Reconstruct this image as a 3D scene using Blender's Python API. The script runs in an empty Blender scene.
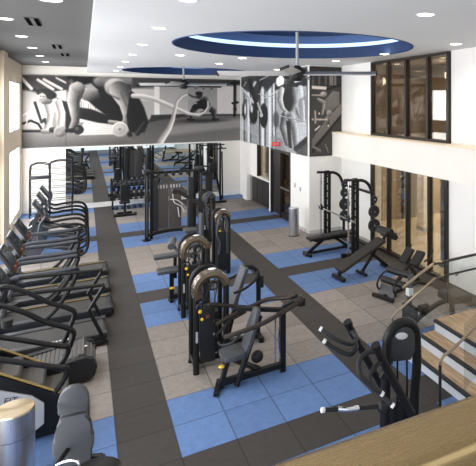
import bpy, bmesh, math, random
import numpy as np
from mathutils import Vector, Matrix, Euler
random.seed(7)
PI = math.pi
sc = bpy.context.scene
COL = sc.collection
H = 3.95
TH = math.radians(30.3)
CT, ST = math.cos(TH), math.sin(TH)

# ------------------------------------------------------------------ materials
def mat(name, col, rough=.6, metal=0., noise=None, bump=0., emit=None, estr=0., alpha=1., spec=.5, coat=0.):
    m = bpy.data.materials.new(name); m.use_nodes = True
    nt = m.node_tree; b = nt.nodes['Principled BSDF']
    b.inputs['Base Color'].default_value = (*col, 1)
    b.inputs['Roughness'].default_value = rough
    b.inputs['Metallic'].default_value = metal
    b.inputs['Specular IOR Level'].default_value = spec
    b.inputs['Coat Weight'].default_value = coat
    b.inputs['Alpha'].default_value = alpha
    if emit:
        b.inputs['Emission Color'].default_value = (*emit, 1)
        b.inputs['Emission Strength'].default_value = estr
    if noise:
        sc_, amt = noise
        tc = nt.nodes.new('ShaderNodeTexCoord')
        n = nt.nodes.new('ShaderNodeTexNoise'); n.inputs['Scale'].default_value = sc_; n.inputs['Detail'].default_value = 4
        nt.links.new(tc.outputs['Object'], n.inputs['Vector'])
        r = nt.nodes.new('ShaderNodeMapRange')
        r.inputs['To Min'].default_value = 1 - amt; r.inputs['To Max'].default_value = 1 + amt
        r.inputs['From Min'].default_value = .25; r.inputs['From Max'].default_value = .75
        nt.links.new(n.outputs['Fac'], r.inputs['Value'])
        mx = nt.nodes.new('ShaderNodeVectorMath'); mx.operation = 'SCALE'
        mx.inputs[0].default_value = col
        nt.links.new(r.outputs['Result'], mx.inputs['Scale'])
        nt.links.new(mx.outputs['Vector'], b.inputs['Base Color'])
        if bump:
            bp = nt.nodes.new('ShaderNodeBump'); bp.inputs['Strength'].default_value = bump
            nt.links.new(n.outputs['Fac'], bp.inputs['Height']); nt.links.new(bp.outputs['Normal'], b.inputs['Normal'])
    return m

M = {}
M['wall'] = mat('painted_wall_cream', (.95, .90, .82), .85, noise=(1.2, .02))
M['wall_warm'] = mat('painted_wall_warm', (.88, .75, .58), .85, noise=(1.2, .02))
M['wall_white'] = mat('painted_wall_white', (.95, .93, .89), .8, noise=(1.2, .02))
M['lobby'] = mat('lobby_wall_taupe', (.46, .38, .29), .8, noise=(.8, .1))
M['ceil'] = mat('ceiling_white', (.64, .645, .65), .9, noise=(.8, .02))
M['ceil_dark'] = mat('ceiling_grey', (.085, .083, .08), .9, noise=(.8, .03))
M['blue_paint'] = mat('deep_blue_paint', (.02, .055, .17), .6)
M['cove'] = mat('cove_light', (.5, .7, 1), .6, emit=(.58, .76, 1), estr=.95)
M['blue_mid'] = mat('mid_blue_paint', (.10, .18, .36), .6)
M['dome'] = mat('recess_top_paint', (.12, .15, .20), .8)
M['black'] = mat('black_powder_coat', (.0065, .0065, .007), .42, noise=(6, .1), spec=.35)
M['dark'] = mat('dark_grey_plastic', (.015, .0155, .018), .45, spec=.4)
M['mid'] = mat('mid_grey_plastic', (.035, .036, .04), .45)
M['silver'] = mat('silver_grey_plastic', (.065, .072, .09), .35, metal=.3)
M['pale'] = mat('pale_grey_panel', (.42, .43, .46), .45)
M['pad'] = mat('grey_vinyl_pad', (.064, .069, .077), .5, noise=(8, .06))
M['pad_dark'] = mat('black_vinyl_pad', (.014, .013, .013), .5, spec=.4)
M['pad_brown'] = mat('worn_black_vinyl', (.026, .021, .018), .5, spec=.4)
M['rubber'] = mat('black_rubber', (.02, .02, .02), .8)
M['belt'] = mat('running_belt', (.05, .048, .047), .75, noise=(30, .15))
M['slat'] = mat('ribbed_rubber_slats', (.085, .08, .075), .6)
M['yellow'] = mat('yellow_trim', (.34, .24, .07), .5)
M['yellow_b'] = mat('yellow_knob', (.75, .5, .03), .4)
M['orange'] = mat('orange_bottle', (.2, .065, .03), .5)
M['steel'] = mat('brushed_steel', (.55, .56, .58), .3, metal=1.)
M['chrome'] = mat('chrome', (.8, .8, .82), .12, metal=1.)
M['bronze'] = mat('bronze_tinted_shroud', (.13, .095, .06), .25, metal=.6, coat=.4)
M['brownarm'] = mat('bronze_brown_arm', (.035, .026, .020), .4, metal=.4)
M['shroud'] = mat('smoke_grey_shroud', (.07, .075, .08), .35, metal=.4)
M['panel'] = mat('instruction_panel', (.075, .065, .06), .5)
M['whiteprint'] = mat('white_print', (.75, .75, .74), .6)
M['plate'] = mat('iron_plate', (.03, .03, .032), .5, metal=.2)
M['glass_dark'] = mat('dark_screen', (.012, .016, .022), .12)
M['frame_br'] = mat('dark_bronze_frame', (.022, .016, .013), .4, metal=.3)
M['skirt'] = mat('skirting', (.62, .62, .62), .6)
M['amber'] = mat('amber_lit_panel', (.6, .3, .1), .7, emit=(.9, .42, .12), estr=.35)
M['exit'] = mat('exit_sign_red', (.75, .03, .03), .5, emit=(1, .05, .05), estr=.25)
M['lamp'] = mat('downlight_lens', (1, .95, .85), .5, emit=(1, .9, .72), estr=9.)
M['lamp_rim'] = mat('downlight_rim', (.8, .8, .8), .5)
M['riser'] = mat('stair_riser_paint', (.55, .58, .62), .7)
M['nosing'] = mat('stair_nosing', (.02, .02, .022), .7)
M['tan'] = mat('tan_stone_floor', (.78, .66, .50), .35, noise=(.6, .08))
M['metal_box'] = mat('grey_metal_box', (.28, .27, .25), .5, metal=.2)
M['slot'] = mat('matt_black_slot', (.004, .004, .004), .9, spec=0)
M['fan'] = mat('fan_grey', (.62, .60, .58), .6)
M['fan_rod'] = mat('fan_rod_white', (.5, .5, .5), .5)

def brushed(name, col, rough, axis_scale, metal=1.):
    m = mat(name, col, rough, metal)
    nt = m.node_tree; b = nt.nodes['Principled BSDF']
    tc = nt.nodes.new('ShaderNodeTexCoord'); mp = nt.nodes.new('ShaderNodeMapping')
    mp.inputs['Scale'].default_value = axis_scale
    n = nt.nodes.new('ShaderNodeTexNoise'); n.inputs['Scale'].default_value = 1.; n.inputs['Detail'].default_value = 3
    nt.links.new(tc.outputs['Object'], mp.inputs['Vector']); nt.links.new(mp.outputs['Vector'], n.inputs['Vector'])
    r = nt.nodes.new('ShaderNodeMapRange'); r.inputs['To Min'].default_value = rough * .7; r.inputs['To Max'].default_value = rough * 1.4
    nt.links.new(n.outputs['Fac'], r.inputs['Value']); nt.links.new(r.outputs['Result'], b.inputs['Roughness'])
    return m
M['brass'] = brushed('brushed_brass', (.50, .35, .17), .26, (3, 200, 200))
M['rail_wood'] = mat('warm_metal_rail', (.38, .30, .21), .35, metal=.6)
M['rail_dark'] = mat('dark_metal_rail', (.06, .055, .05), .4, metal=.6)
M['can'] = brushed('brushed_stainless', (.60, .60, .62), .3, (80, 80, 2))
M['can_top'] = mat('radial_brushed_lid', (.55, .45, .30), .3, 1.)
nt = M['can_top'].node_tree; b = nt.nodes['Principled BSDF']; b.inputs['Anisotropic'].default_value = .85
tg = nt.nodes.new('ShaderNodeTangent'); tg.direction_type = 'RADIAL'; tg.axis = 'Z'
nt.links.new(tg.outputs['Tangent'], b.inputs['Tangent'])

# mirror
M['mirror'] = mat('mirror_silver', (.80, .84, .84), .0, 1.)
# clear glass: mix transparent + glossy
def glass(name, tint, refl=.12):
    m = bpy.data.materials.new(name); m.use_nodes = True; nt = m.node_tree; nt.nodes.clear()
    o = nt.nodes.new('ShaderNodeOutputMaterial'); t = nt.nodes.new('ShaderNodeBsdfTransparent'); t.inputs['Color'].default_value = (*tint, 1)
    g = nt.nodes.new('ShaderNodeBsdfGlossy'); g.inputs['Roughness'].default_value = .02
    mx = nt.nodes.new('ShaderNodeMixShader'); fr = nt.nodes.new('ShaderNodeFresnel'); fr.inputs['IOR'].default_value = 1.45
    ad = nt.nodes.new('ShaderNodeMath'); ad.operation = 'MULTIPLY'; ad.inputs[1].default_value = refl / .04 * .5
    nt.links.new(fr.outputs['Fac'], ad.inputs[0]); nt.links.new(ad.outputs[0], mx.inputs['Fac'])
    nt.links.new(t.outputs[0], mx.inputs[1]); nt.links.new(g.outputs[0], mx.inputs[2]); nt.links.new(mx.outputs[0], o.inputs['Surface'])
    return m
M['glass'] = glass('clear_glass', (.93, .95, .94), .05)
M['glass_rail'] = glass('rail_glass', (.93, .955, .95), .03)
M['glass_smoke'] = glass('tinted_glass', (.80, .76, .70), .07)
M['daypane'] = mat('daylit_frosted_pane', (.9, .95, 1), .5, emit=(.90, .95, 1), estr=1.6)

# wood treads
def wood():
    m = mat('oak_tread', (.42, .28, .17), .45); nt = m.node_tree; b = nt.nodes['Principled BSDF']
    tc = nt.nodes.new('ShaderNodeTexCoord'); mp = nt.nodes.new('ShaderNodeMapping'); mp.inputs['Scale'].default_value = (14, 1.2, 1)
    n = nt.nodes.new('ShaderNodeTexNoise'); n.inputs['Scale'].default_value = 2.5; n.inputs['Detail'].default_value = 5
    cr = nt.nodes.new('ShaderNodeValToRGB'); cr.color_ramp.elements[0].color = (.30, .185, .10, 1); cr.color_ramp.elements[1].color = (.60, .42, .26, 1)
    cr.color_ramp.elements[0].position = .3; cr.color_ramp.elements[1].position = .7
    nt.links.new(tc.outputs['Object'], mp.inputs['Vector']); nt.links.new(mp.outputs['Vector'], n.inputs['Vector'])
    nt.links.new(n.outputs['Fac'], cr.inputs['Fac']); nt.links.new(cr.outputs['Color'], b.inputs['Base Color'])
    return m
M['oak'] = wood()

# floor tile material: seams every T metres + speckle, hue per tile from a white-noise cell
T = .613; FA0 = .331; FB0 = 5.83
def tile_mat(name, col, speck=.12, vary=.10, rough=.62):
    m = mat(name, col, rough); nt = m.node_tree; b = nt.nodes['Principled BSDF']; L = nt.links
    tc = nt.nodes.new('ShaderNodeTexCoord')
    mp = nt.nodes.new('ShaderNodeVectorMath'); mp.operation = 'SUBTRACT'; mp.inputs[1].default_value = (FA0, FB0, 0)
    L.new(tc.outputs['Object'], mp.inputs[0])
    dv = nt.nodes.new('ShaderNodeVectorMath'); dv.operation = 'SCALE'; dv.inputs['Scale'].default_value = 1 / T
    L.new(mp.outputs[0], dv.inputs[0])
    fr = nt.nodes.new('ShaderNodeVectorMath'); fr.operation = 'FRACTION'; L.new(dv.outputs[0], fr.inputs[0])
    fl = nt.nodes.new('ShaderNodeVectorMath'); fl.operation = 'FLOOR'; L.new(dv.outputs[0], fl.inputs[0])
    wn = nt.nodes.new('ShaderNodeTexWhiteNoise'); wn.noise_dimensions = '2D'; L.new(fl.outputs[0], wn.inputs['Vector'])
    sp = nt.nodes.new('ShaderNodeSeparateXYZ'); L.new(fr.outputs[0], sp.inputs[0])
    def edge(sock):
        a = nt.nodes.new('ShaderNodeMath'); a.operation = 'SUBTRACT'; L.new(sock, a.inputs[0]); a.inputs[1].default_value = .5
        c = nt.nodes.new('ShaderNodeMath'); c.operation = 'ABSOLUTE'; L.new(a.outputs[0], c.inputs[0]); return c.outputs[0]
    mx = nt.nodes.new('ShaderNodeMath'); mx.operation = 'MAXIMUM'; L.new(edge(sp.outputs[0]), mx.inputs[0]); L.new(edge(sp.outputs[1]), mx.inputs[1])
    sm = nt.nodes.new('ShaderNodeMapRange'); sm.inputs['From Min'].default_value = .480; sm.inputs['From Max'].default_value = .494
    sm.inputs['To Min'].default_value = 1; sm.inputs['To Max'].default_value = .45; L.new(mx.outputs[0], sm.inputs['Value'])
    n = nt.nodes.new('ShaderNodeTexNoise'); n.inputs['Scale'].default_value = 9; n.inputs['Detail'].default_value = 8; n.inputs['Roughness'].default_value = .75
    L.new(tc.outputs['Object'], n.inputs['Vector'])
    nr = nt.nodes.new('ShaderNodeMapRange'); nr.inputs['From Min'].default_value = .3; nr.inputs['From Max'].default_value = .7
    nr.inputs['To Min'].default_value = 1 - speck; nr.inputs['To Max'].default_value = 1 + speck; L.new(n.outputs['Fac'], nr.inputs['Value'])
    vr = nt.nodes.new('ShaderNodeMapRange'); vr.inputs['To Min'].default_value = 1 - vary; vr.inputs['To Max'].default_value = 1 + vary; L.new(wn.outputs['Value'], vr.inputs['Value'])
    p1 = nt.nodes.new('ShaderNodeMath'); p1.operation = 'MULTIPLY'; L.new(sm.outputs[0], p1.inputs[0]); L.new(nr.outputs[0], p1.inputs[1])
    p2 = nt.nodes.new('ShaderNodeMath'); p2.operation = 'MULTIPLY'; L.new(p1.outputs[0], p2.inputs[0]); L.new(vr.outputs[0], p2.inputs[1])
    s = nt.nodes.new('ShaderNodeVectorMath'); s.operation = 'SCALE'; s.inputs[0].default_value = col; L.new(p2.outputs[0], s.inputs['Scale'])
    L.new(s.outputs[0], b.inputs['Base Color'])
    return m
M['t_blue'] = tile_mat('blue_rubber_tile', (.098, .182, .385), .16, .08, .75)
M['t_grey'] = tile_mat('grey_speckled_tile', (.24, .212, .195), .2, .16, .75)
M['t_dark'] = tile_mat('charcoal_rubber_tile', (.040, .034, .031), .14, .07, .8)

# ------------------------------------------------------------------ mesh builder
class MB:
    def __init__(s): s.bm = bmesh.new()
    def _geom(s, verts, bev=0, seg=2):
        if bev > 0:
            es = set()
            for v in verts: es.update(v.link_edges)
            bmesh.ops.bevel(s.bm, geom=list(es), offset=bev, segments=seg, profile=.6, affect='EDGES', clamp_overlap=True)
    def box(s, c, size, rot=None, bev=0, seg=2):
        m = Matrix.Translation(c)
        if rot is not None: m = m @ (rot if isinstance(rot, Matrix) else Euler(rot).to_matrix().to_4x4())
        m = m @ Matrix.Diagonal((*size, 1))
        r = bmesh.ops.create_cube(s.bm, size=1, matrix=m)
        s._geom(r['verts'], bev, seg); return s
    def bar(s, p0, p1, w, h, bev=.006):
        p0, p1 = Vector(p0), Vector(p1); d = p1 - p0
        q = d.to_track_quat('X', 'Z')
        m = Matrix.Translation((p0 + p1) / 2) @ q.to_matrix().to_4x4()
        r = bmesh.ops.create_cube(s.bm, size=1, matrix=m @ Matrix.Diagonal((d.length, w, h, 1)))
        s._geom(r['verts'], bev, 1); return s
    def cyl(s, p0, p1, r, r2=None, n=16):
        p0, p1 = Vector(p0), Vector(p1); d = p1 - p0
        m = Matrix.Translation((p0 + p1) / 2) @ d.to_track_quat('Z', 'Y').to_matrix().to_4x4()
        bmesh.ops.create_cone(s.bm, cap_ends=True, segments=n, radius1=r, radius2=r if r2 is None else r2, depth=d.length, matrix=m); return s
    def ell(s, c, rad, rot=None, n=16):
        m = Matrix.Translation(c)
        if rot is not None: m = m @ Euler(rot).to_matrix().to_4x4()
        bmesh.ops.create_uvsphere(s.bm, u_segments=n, v_segments=n // 2, radius=1, matrix=m @ Matrix.Diagonal((*rad, 1))); return s
    def tube(s, pts, r, n=8, smooth=True, sub=5, flat=1.0):
        P = [Vector(p) for p in pts]
        if smooth and len(P) > 2:
            Q = []
            E = [P[0] * 2 - P[1]] + P + [P[-1] * 2 - P[-2]]
            for i in range(1, len(E) - 2):
                a, b, c, d = E[i - 1:i + 3]
                for k in range(sub):
                    t = k / sub
                    Q.append(.5 * ((2 * b) + (c - a) * t + (2 * a - 5 * b + 4 * c - d) * t * t + (3 * b - a - 3 * c + d) * t ** 3))
            Q.append(P[-1]); P = Q
        rings = []
        prev = None
        for i, p in enumerate(P):
            t = (P[min(i + 1, len(P) - 1)] - P[max(i - 1, 0)]).normalized()
            if prev is None:
                u = t.orthogonal().normalized() if abs(t.z) > .95 else t.cross(Vector((0, 0, 1))).normalized()
            else:
                u = (prev - t * prev.dot(t)).normalized()
            prev = u; v = t.cross(u)
            rr = r[min(i, len(r) - 1)] if isinstance(r, (list, tuple)) else r
            rings.append([s.bm.verts.new(p + (u * math.cos(a) + v * math.sin(a) * flat) * rr) for a in [2 * PI * k / n for k in range(n)]])
        for A, B in zip(rings, rings[1:]):
            for k in range(n): s.bm.faces.new((A[k], A[(k + 1) % n], B[(k + 1) % n], B[k]))
        s.bm.faces.new(list(reversed(rings[0]))); s.bm.faces.new(rings[-1]); return s
    def torus(s, c, R, r, rot=(0, 0, 0), n=24, k=8):
        m = Matrix.Translation(c) @ Euler(rot).to_matrix().to_4x4()
        R_ = [[s.bm.verts.new(m @ Vector(((R + r * math.cos(b)) * math.cos(a), (R + r * math.cos(b)) * math.sin(a), r * math.sin(b)))) for b in [2 * PI * j / k for j in range(k)]] for a in [2 * PI * i / n for i in range(n)]]
        for i in range(n):
            for j in range(k):
                s.bm.faces.new((R_[i][j], R_[(i + 1) % n][j], R_[(i + 1) % n][(j + 1) % k], R_[i][(j + 1) % k]))
        return s
    def prism(s, poly, axis, lo, hi, bev=0):
        """poly: list of 2-D points; axis 'x','y','z' is the extrusion axis"""
        def mk(p, t):
            return {'x': (t, p[0], p[1]), 'y': (p[0], t, p[1]), 'z': (p[0], p[1], t)}[axis]
        A = [s.bm.verts.new(mk(p, lo)) for p in poly]; B = [s.bm.verts.new(mk(p, hi)) for p in poly]
        s.bm.faces.new(A); s.bm.faces.new(list(reversed(B)))
        for i in range(len(poly)):
            j = (i + 1) % len(poly); s.bm.faces.new((A[i], B[i], B[j], A[j]))
        s._geom(A + B, bev, 2)
        return s
    def quad(s, pts):
        s.bm.faces.new([s.bm.verts.new(p) for p in pts]); return s
    def build(s, name, m, parent=None, label=None, ang=35, kind=None):
        bmesh.ops.recalc_face_normals(s.bm, faces=s.bm.faces)
        me = bpy.data.meshes.new(name); s.bm.to_mesh(me); s.bm.free()
        me.materials.append(m)
        me.polygons.foreach_set('use_smooth', [True] * len(me.polygons)); me.set_sharp_from_angle(angle=math.radians(ang))
        o = bpy.data.objects.new(name, me); COL.objects.link(o)
        if parent: o.parent = parent
        if label: o['label'] = label
        if kind: o['kind'] = kind
        return o

def thing(name, label, cat, loc=(0, 0, 0), rz=0, group=None):
    o = bpy.data.objects.new(name, None); COL.objects.link(o); o.empty_display_size = .2
    o.location = loc; o.rotation_euler = (0, 0, rz)
    o['label'] = label; o['category'] = cat
    if group: o['group'] = group
    return o
def tag(o, label, cat, group=None):
    o['label'] = label; o['category'] = cat
    if group: o['group'] = group
    return o
def struct(mb, name, m):
    o = mb.build(name, m); o['kind'] = 'structure'; return o
def dup(root, loc, rz=None, label=None, group=None, scale=None):
    def cp(o, par):
        c = o.copy(); COL.objects.link(c)
        if par: c.parent = par
        for ch in list(o.children): cp(ch, c)
        return c
    r = cp(root, None); r.location = loc
    if rz is not None: r.rotation_euler = (0, 0, rz)
    if label: r['label'] = label
    if group: r['group'] = group
    if scale: r.scale = scale
    return r
def text_mesh(txt, size, name, m, parent=None, loc=(0, 0, 0), rot=(0, 0, 0), ext=.002):
    cu = bpy.data.curves.new(name, 'FONT'); cu.body = txt; cu.size = size; cu.extrude = ext; cu.align_x = 'CENTER'; cu.align_y = 'CENTER'
    tmp = bpy.data.objects.new(name + '_tmp', cu); COL.objects.link(tmp)
    dg = bpy.context.evaluated_depsgraph_get(); me = bpy.data.meshes.new_from_object(tmp.evaluated_get(dg))
    bpy.data.objects.remove(tmp)
    me.materials.clear(); me.materials.append(m)
    o = bpy.data.objects.new(name, me); COL.objects.link(o); o.location = loc; o.rotation_euler = rot
    if parent: o.parent = parent
    return o

# ------------------------------------------------------------------ room geometry
XL, XR, XR2, YB, YC = -1.9, 5.87, 6.95, 21.5, 13.85
ZC, ZD = 5.1, 5.3
XE = .14
Y0 = -4.0

# floor: one quad per tile
def tile_kind(i, j):
    if i % 5 == 0: return 2
    r = j % 9
    return 0 if r in (0, 1, 6, 7) else (2 if r == 8 else 1)
bm = bmesh.new()
i0 = math.floor((XL - .3 - FA0) / T); i1 = math.ceil((XR2 - FA0) / T)
j0 = math.floor((Y0 - FB0) / T); j1 = math.ceil((YB + .2 - FB0) / T)
for i in range(i0, i1):
    for j in range(j0, j1):
        x0, x1 = FA0 + i * T, min(FA0 + (i + 1) * T, XR2); y0, y1 = FB0 + j * T, min(FB0 + (j + 1) * T, YB + .1)
        f = bm.faces.new([bm.verts.new((x, y, 0)) for x, y in ((x0, y0), (x1, y0), (x1, y1), (x0, y1))]); f.material_index = tile_kind(i, j)
bmesh.ops.remove_doubles(bm, verts=bm.verts, dist=1e-4)
me = bpy.data.meshes.new('floor'); bm.to_mesh(me); bm.free()
for k in ('t_blue', 't_grey', 't_dark'): me.materials.append(M[k])
fo = bpy.data.objects.new('floor', me); COL.objects.link(fo); fo['kind'] = 'structure'
b = MB(); b.box((9.95, 10.5, -.02), (6.0, 22.5, .04)); struct(b, 'floor_lobby', M['tan'])
b = MB(); b.box((10.95, 9.0, 2.93), (8.0, 16, .05)); struct(b, 'floor_upper', M['tan'])

def wallbox(name, m, boxes):
    b = MB()
    for (x0, x1, y0, y1, z0, z1) in boxes:
        b.box(((x0 + x1) / 2, (y0 + y1) / 2, (z0 + z1) / 2), (x1 - x0, y1 - y0, z1 - z0))
    return struct(b, name, m)

# back wall
wallbox('wall_back', M['wall'], [(XL - .3, XR + .3, YB, YB + .2, 0, 5.6)])
# left wall with window openings (upper and lower row in each bay)
bays = [(18.15, 21.1), (16.95, 17.65), (11.6, 15.6), (6.6, 10.6), (1.4, 5.4)]  # bays nearer than the column are unseen, added for light from the left
bays = sorted(bays)
boxes = []
y = Y0
for (a, c) in bays:
    boxes.append((XL - .3, XL, y, a, 0, 5.6))
    boxes.append((XL - .3, XL, a, c, 0, .24)); boxes.append((XL - .3, XL, a, c, 2.47, 3.02)); boxes.append((XL - .3, XL, a, c, 4.65, 5.6))
    y = c
boxes.append((XL - .3, XL, y, YB, 0, 5.6))
wallbox('wall_left', M['wall_warm'], boxes)
wallbox('trim_1', M['wall_warm'], [(XL, XL + .13, 15.75, 16.55, 0, ZD)])
n = 0
for (a, c) in bays:
    for (z0, z1) in ((.24, 2.47), (3.02, 4.65)):
        n += 1
        b = MB(); nm = max(1, round((c - a) / 1.5))
        for k in range(nm + 1):
            yy = a + .03 + (c - a - .06) * k / nm; b.box((XL - .05, yy, (z0 + z1) / 2), (.06, .04, z1 - z0))
        b.box((XL - .05, (a + c) / 2, z0 + .02), (.06, c - a, .04)); b.box((XL - .05, (a + c) / 2, z1 - .02), (.06, c - a, .04))
        w = b.build('window_%d' % n, M['steel']); w['kind'] = 'structure'
        MB().box((XL - .05, (a + c) / 2, (z0 + z1) / 2), (.01, c - a - .04, z1 - z0 - .04)).build('window_pane', M['daypane'], w)
# right wall (gym side) : window, cabinet niche, door
YW0, YW1 = 17.6, 19.05      # window above niche
YN0, YN1 = 17.6, 19.9       # niche
YD0, YD1 = 15.42, 17.42     # door
ZDR = 2.34
wallbox('wall_right', M['wall_white'], [
    (XR, XR + .3, 19.9, YB, 0, 2.4), (XR, XR + .3, YW1, 19.9, 1.08, 2.4),
    (XR, XR + .3, YD1, YN0, 0, 2.4), (XR, XR + .3, 13.85 + .3, YD0, 0, 2.4),
    (XR, XR + .3, 13.85 + .3, YB, 2.4, 5.3)])
wallbox('trim_2', M['wall_white'], [(XR - .16, XR, 19.95, 20.5, 0, 2.34)])
wallbox('wall_column', M['wall_white'], [(XR, XR2 + .3, YC, YC + .3, 0, 5.3)])
# niche backing, sill
wallbox('wall_niche', M['wall_white'], [(XR + .5, XR + .55, YN0 - .1, YN1 + .1, 0, 1.05), (XR, XR + .55, YN1, YN1 + .05, 0, 1.05)])
wallbox('trim_3', M['wall_white'], [(XR - .03, XR + .55, YN0, YN1, 1.04, 1.09)])
# lobby behind the back-right wall
wallbox('wall_lobby', M['lobby'], [
    (12.9, 13.0, -1, 21.7, 0, 2.9), (XR + .3, 13, 21.5, 21.7, 0, 2.9), (8.4, 8.5, 14.2, 21.5, 0, 2.9), (8.5, 13, 14.15, 14.25, 0, 2.9)])
wallbox('ceiling_lobby', M['ceil'], [(XR2 + .3, 13, -1, 14.15, 2.78, 2.9), (XR + .3, 13, 14.15, 21.7, 2.78, 2.9)])
# glazed right wall: lower
GY0, GY1 = 8.6, 11.95
wallbox('wall_right_near', M['wall_white'], [
    (XR2, XR2 + .3, GY1, YC, 0, 2.9), (XR2, XR2 + .3, Y0, GY0, 0, 2.9), (XR2, XR2 + .3, GY0, GY1, 2.3, 2.9),
    (XR2, XR2 + .3, Y0, 8.5, 2.9, 5.3), (XR2, XR2 + .3, 11.9, YC, 2.9, 5.3)])
wallbox('wall_ledge', M['wall'], [(6.62, XR2, Y0, YC, 2.32, 3.03)])
wallbox('trim_4', M['wall_warm'], [(6.60, XR2 + .02, Y0, YC, 3.03, 3.06)])
# ceilings
def ceil_with_holes(name, m, x0, x1, y0, y1, z, holes):
    bm = bmesh.new()
    def q(pts): bm.faces.new([bm.verts.new((p[0], p[1], z)) for p in pts])
    ys = y0
    for (cx, cy, r) in sorted(holes, key=lambda h: h[1]):
        R = r + .15; sx0, sx1, sy0, sy1 = cx - R, cx + R, cy - R, cy + R
        q([(x0, ys), (x1, ys), (x1, sy0), (x0, sy0)])
        q([(x0, sy0), (sx0, sy0), (sx0, sy1), (x0, sy1)]); q([(sx1, sy0), (x1, sy0), (x1, sy1), (sx1, sy1)])
        N = 96; C = []; S = []
        for k in range(N):
            a = 2 * PI * k / N; c, s_ = math.cos(a), math.sin(a); mxx = max(abs(c), abs(s_))
            C.append((cx + r * c, cy + r * s_)); S.append((cx + R * c / mxx, cy + R * s_ / mxx))
        for k in range(N):
            l = (k + 1) % N; q([C[k], C[l], S[l], S[k]])
        ys = sy1
    q([(x0, ys), (x1, ys), (x1, y1), (x0, y1)])
    bmesh.ops.remove_doubles(bm, verts=bm.verts, dist=1e-4)
    bmesh.ops.recalc_face_normals(bm, faces=bm.faces)
    me = bpy.data.meshes.new(name); bm.to_mesh(me); bm.free(); me.materials.append(m)
    o = bpy.data.objects.new(name, me); COL.objects.link(o); o['kind'] = 'structure'; return o
OC = [(3.82, 9.66, 2.38), (3.30, 18.9, 2.15)]
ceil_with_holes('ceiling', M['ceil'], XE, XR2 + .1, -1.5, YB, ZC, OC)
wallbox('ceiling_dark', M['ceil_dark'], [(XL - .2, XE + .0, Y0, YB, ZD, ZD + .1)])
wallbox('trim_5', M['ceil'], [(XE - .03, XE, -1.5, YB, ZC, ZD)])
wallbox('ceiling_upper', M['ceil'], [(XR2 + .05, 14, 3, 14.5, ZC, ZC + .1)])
wallbox('wall_upper', M['wall_warm'], [(10.6, 10.7, 3, 14.5, 2.95, ZC), (XR2 + .3, 12, 14.4, 14.5, 2.95, ZC), (8.8, 9.2, 8.9, 9.1, 2.95, ZC)])

def lathe(prof, c, m, name, parent, N=72, ang=35):
    """prof: list of (r, z)"""
    b = MB(); rings = [[b.bm.verts.new((c[0] + r * math.cos(2 * PI * k / N), c[1] + r * math.sin(2 * PI * k / N), z)) for k in range(N)] for r, z in prof]
    for A, B in zip(rings, rings[1:]):
        for k in range(N): b.bm.faces.new((A[k], A[(k + 1) % N], B[(k + 1) % N], B[k]))
    if prof[-1][0] < .02: pass
    return b.build(name, m, parent, ang=ang)
for i, (cx, cy, r) in enumerate(OC):
    o = lathe([(r, ZC - .012), (r + .03, ZC - .012), (r + .03, ZC + .26), (r, ZC + .26), (r, ZC - .012)], (cx, cy), M['blue_paint'], 'trim_%d' % (6 + i), None); o['kind'] = 'structure'
    lathe([(r + .02, ZC + .27), (r + .20, ZC + .27), (r + .20, ZC + .38)], (cx, cy), M['cove'], 'cove_light', o)
    lathe([(r + .20, ZC + .38), (r + .20, ZC + .60)], (cx, cy), M['blue_mid'], 'upper_band', o)
    lathe([(r + .26, ZC + .60), (.01, ZC + .60)], (cx, cy), M['dome'], 'recess_top', o)
    lathe([(r - .38, ZC + .50), (r - .34, ZC + .50), (r - .34, ZC + .60), (r - .38, ZC + .60)], (cx, cy), M['blue_paint'], 'recess_ring', o)

# windows_upper & lower glazing frames
def glazing(name, ys, z0, z1, gm, mw):
    b = MB()
    for yy in ys: b.box((XR2 - .02, yy, (z0 + z1) / 2), (.10, mw, z1 - z0))
    b.box((XR2 - .02, (ys[0] + ys[-1]) / 2, z0 + .03), (.12, ys[-1] - ys[0], .06)); b.box((XR2 - .02, (ys[0] + ys[-1]) / 2, z1 - .03), (.12, ys[-1] - ys[0], .06))
    w = b.build(name, M['frame_br']); w['kind'] = 'structure'
    for a, c in zip(ys, ys[1:]):
        MB().box((XR2, (a + c) / 2, (z0 + z1) / 2), (.012, c - a - .1, z1 - z0 - .1)).build('window_pane', gm, w)
    return w
glazing('window_21', [8.62, 9.24, 10.14, 11.02, 11.88], 0.0, 2.32, M['glass'], .085)
glazing('window_22', [8.55, 9.3, 10.2, 11.05, 11.87], 3.06, 5.08, M['glass_smoke'], .08)

# skirting
wallbox('baseboard_left', M['skirt'], [(XL, XL + .02, 16.55, YB, 0, .12)])
wallbox('baseboard_back', M['wall_white'], [(XL, XR, YB - .03, YB, 0, .17)])
wallbox('baseboard_right', M['skirt'], [(XR - .02, XR, 14.1, YD0, 0, .1), (XR, XR2, YC - .02, YC, 0, .1), (XR2 - .02, XR2, 12.0, YC, 0, .1)])
# ceiling vents
for k, (x, yy) in enumerate(((-.72, 9.9), (-.55, 14.0), (-.45, 16.2))):
    t = thing('ceiling_vent', 'slotted linear air vent in the grey ceiling, %s' % ('nearest the camera', 'second from the camera', 'farthest from the camera')[k], 'vent', (x, yy, ZD), group='linear ceiling vents')
    MB().box((0, 0, -.005), (.20, .9, .01)).build('vent_frame', M['ceil_dark'], t)
    for sx in (-.06, .06): MB().box((sx, 0, -.014), (.06, .86, .006)).build('slot', M['slot'], t)

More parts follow.
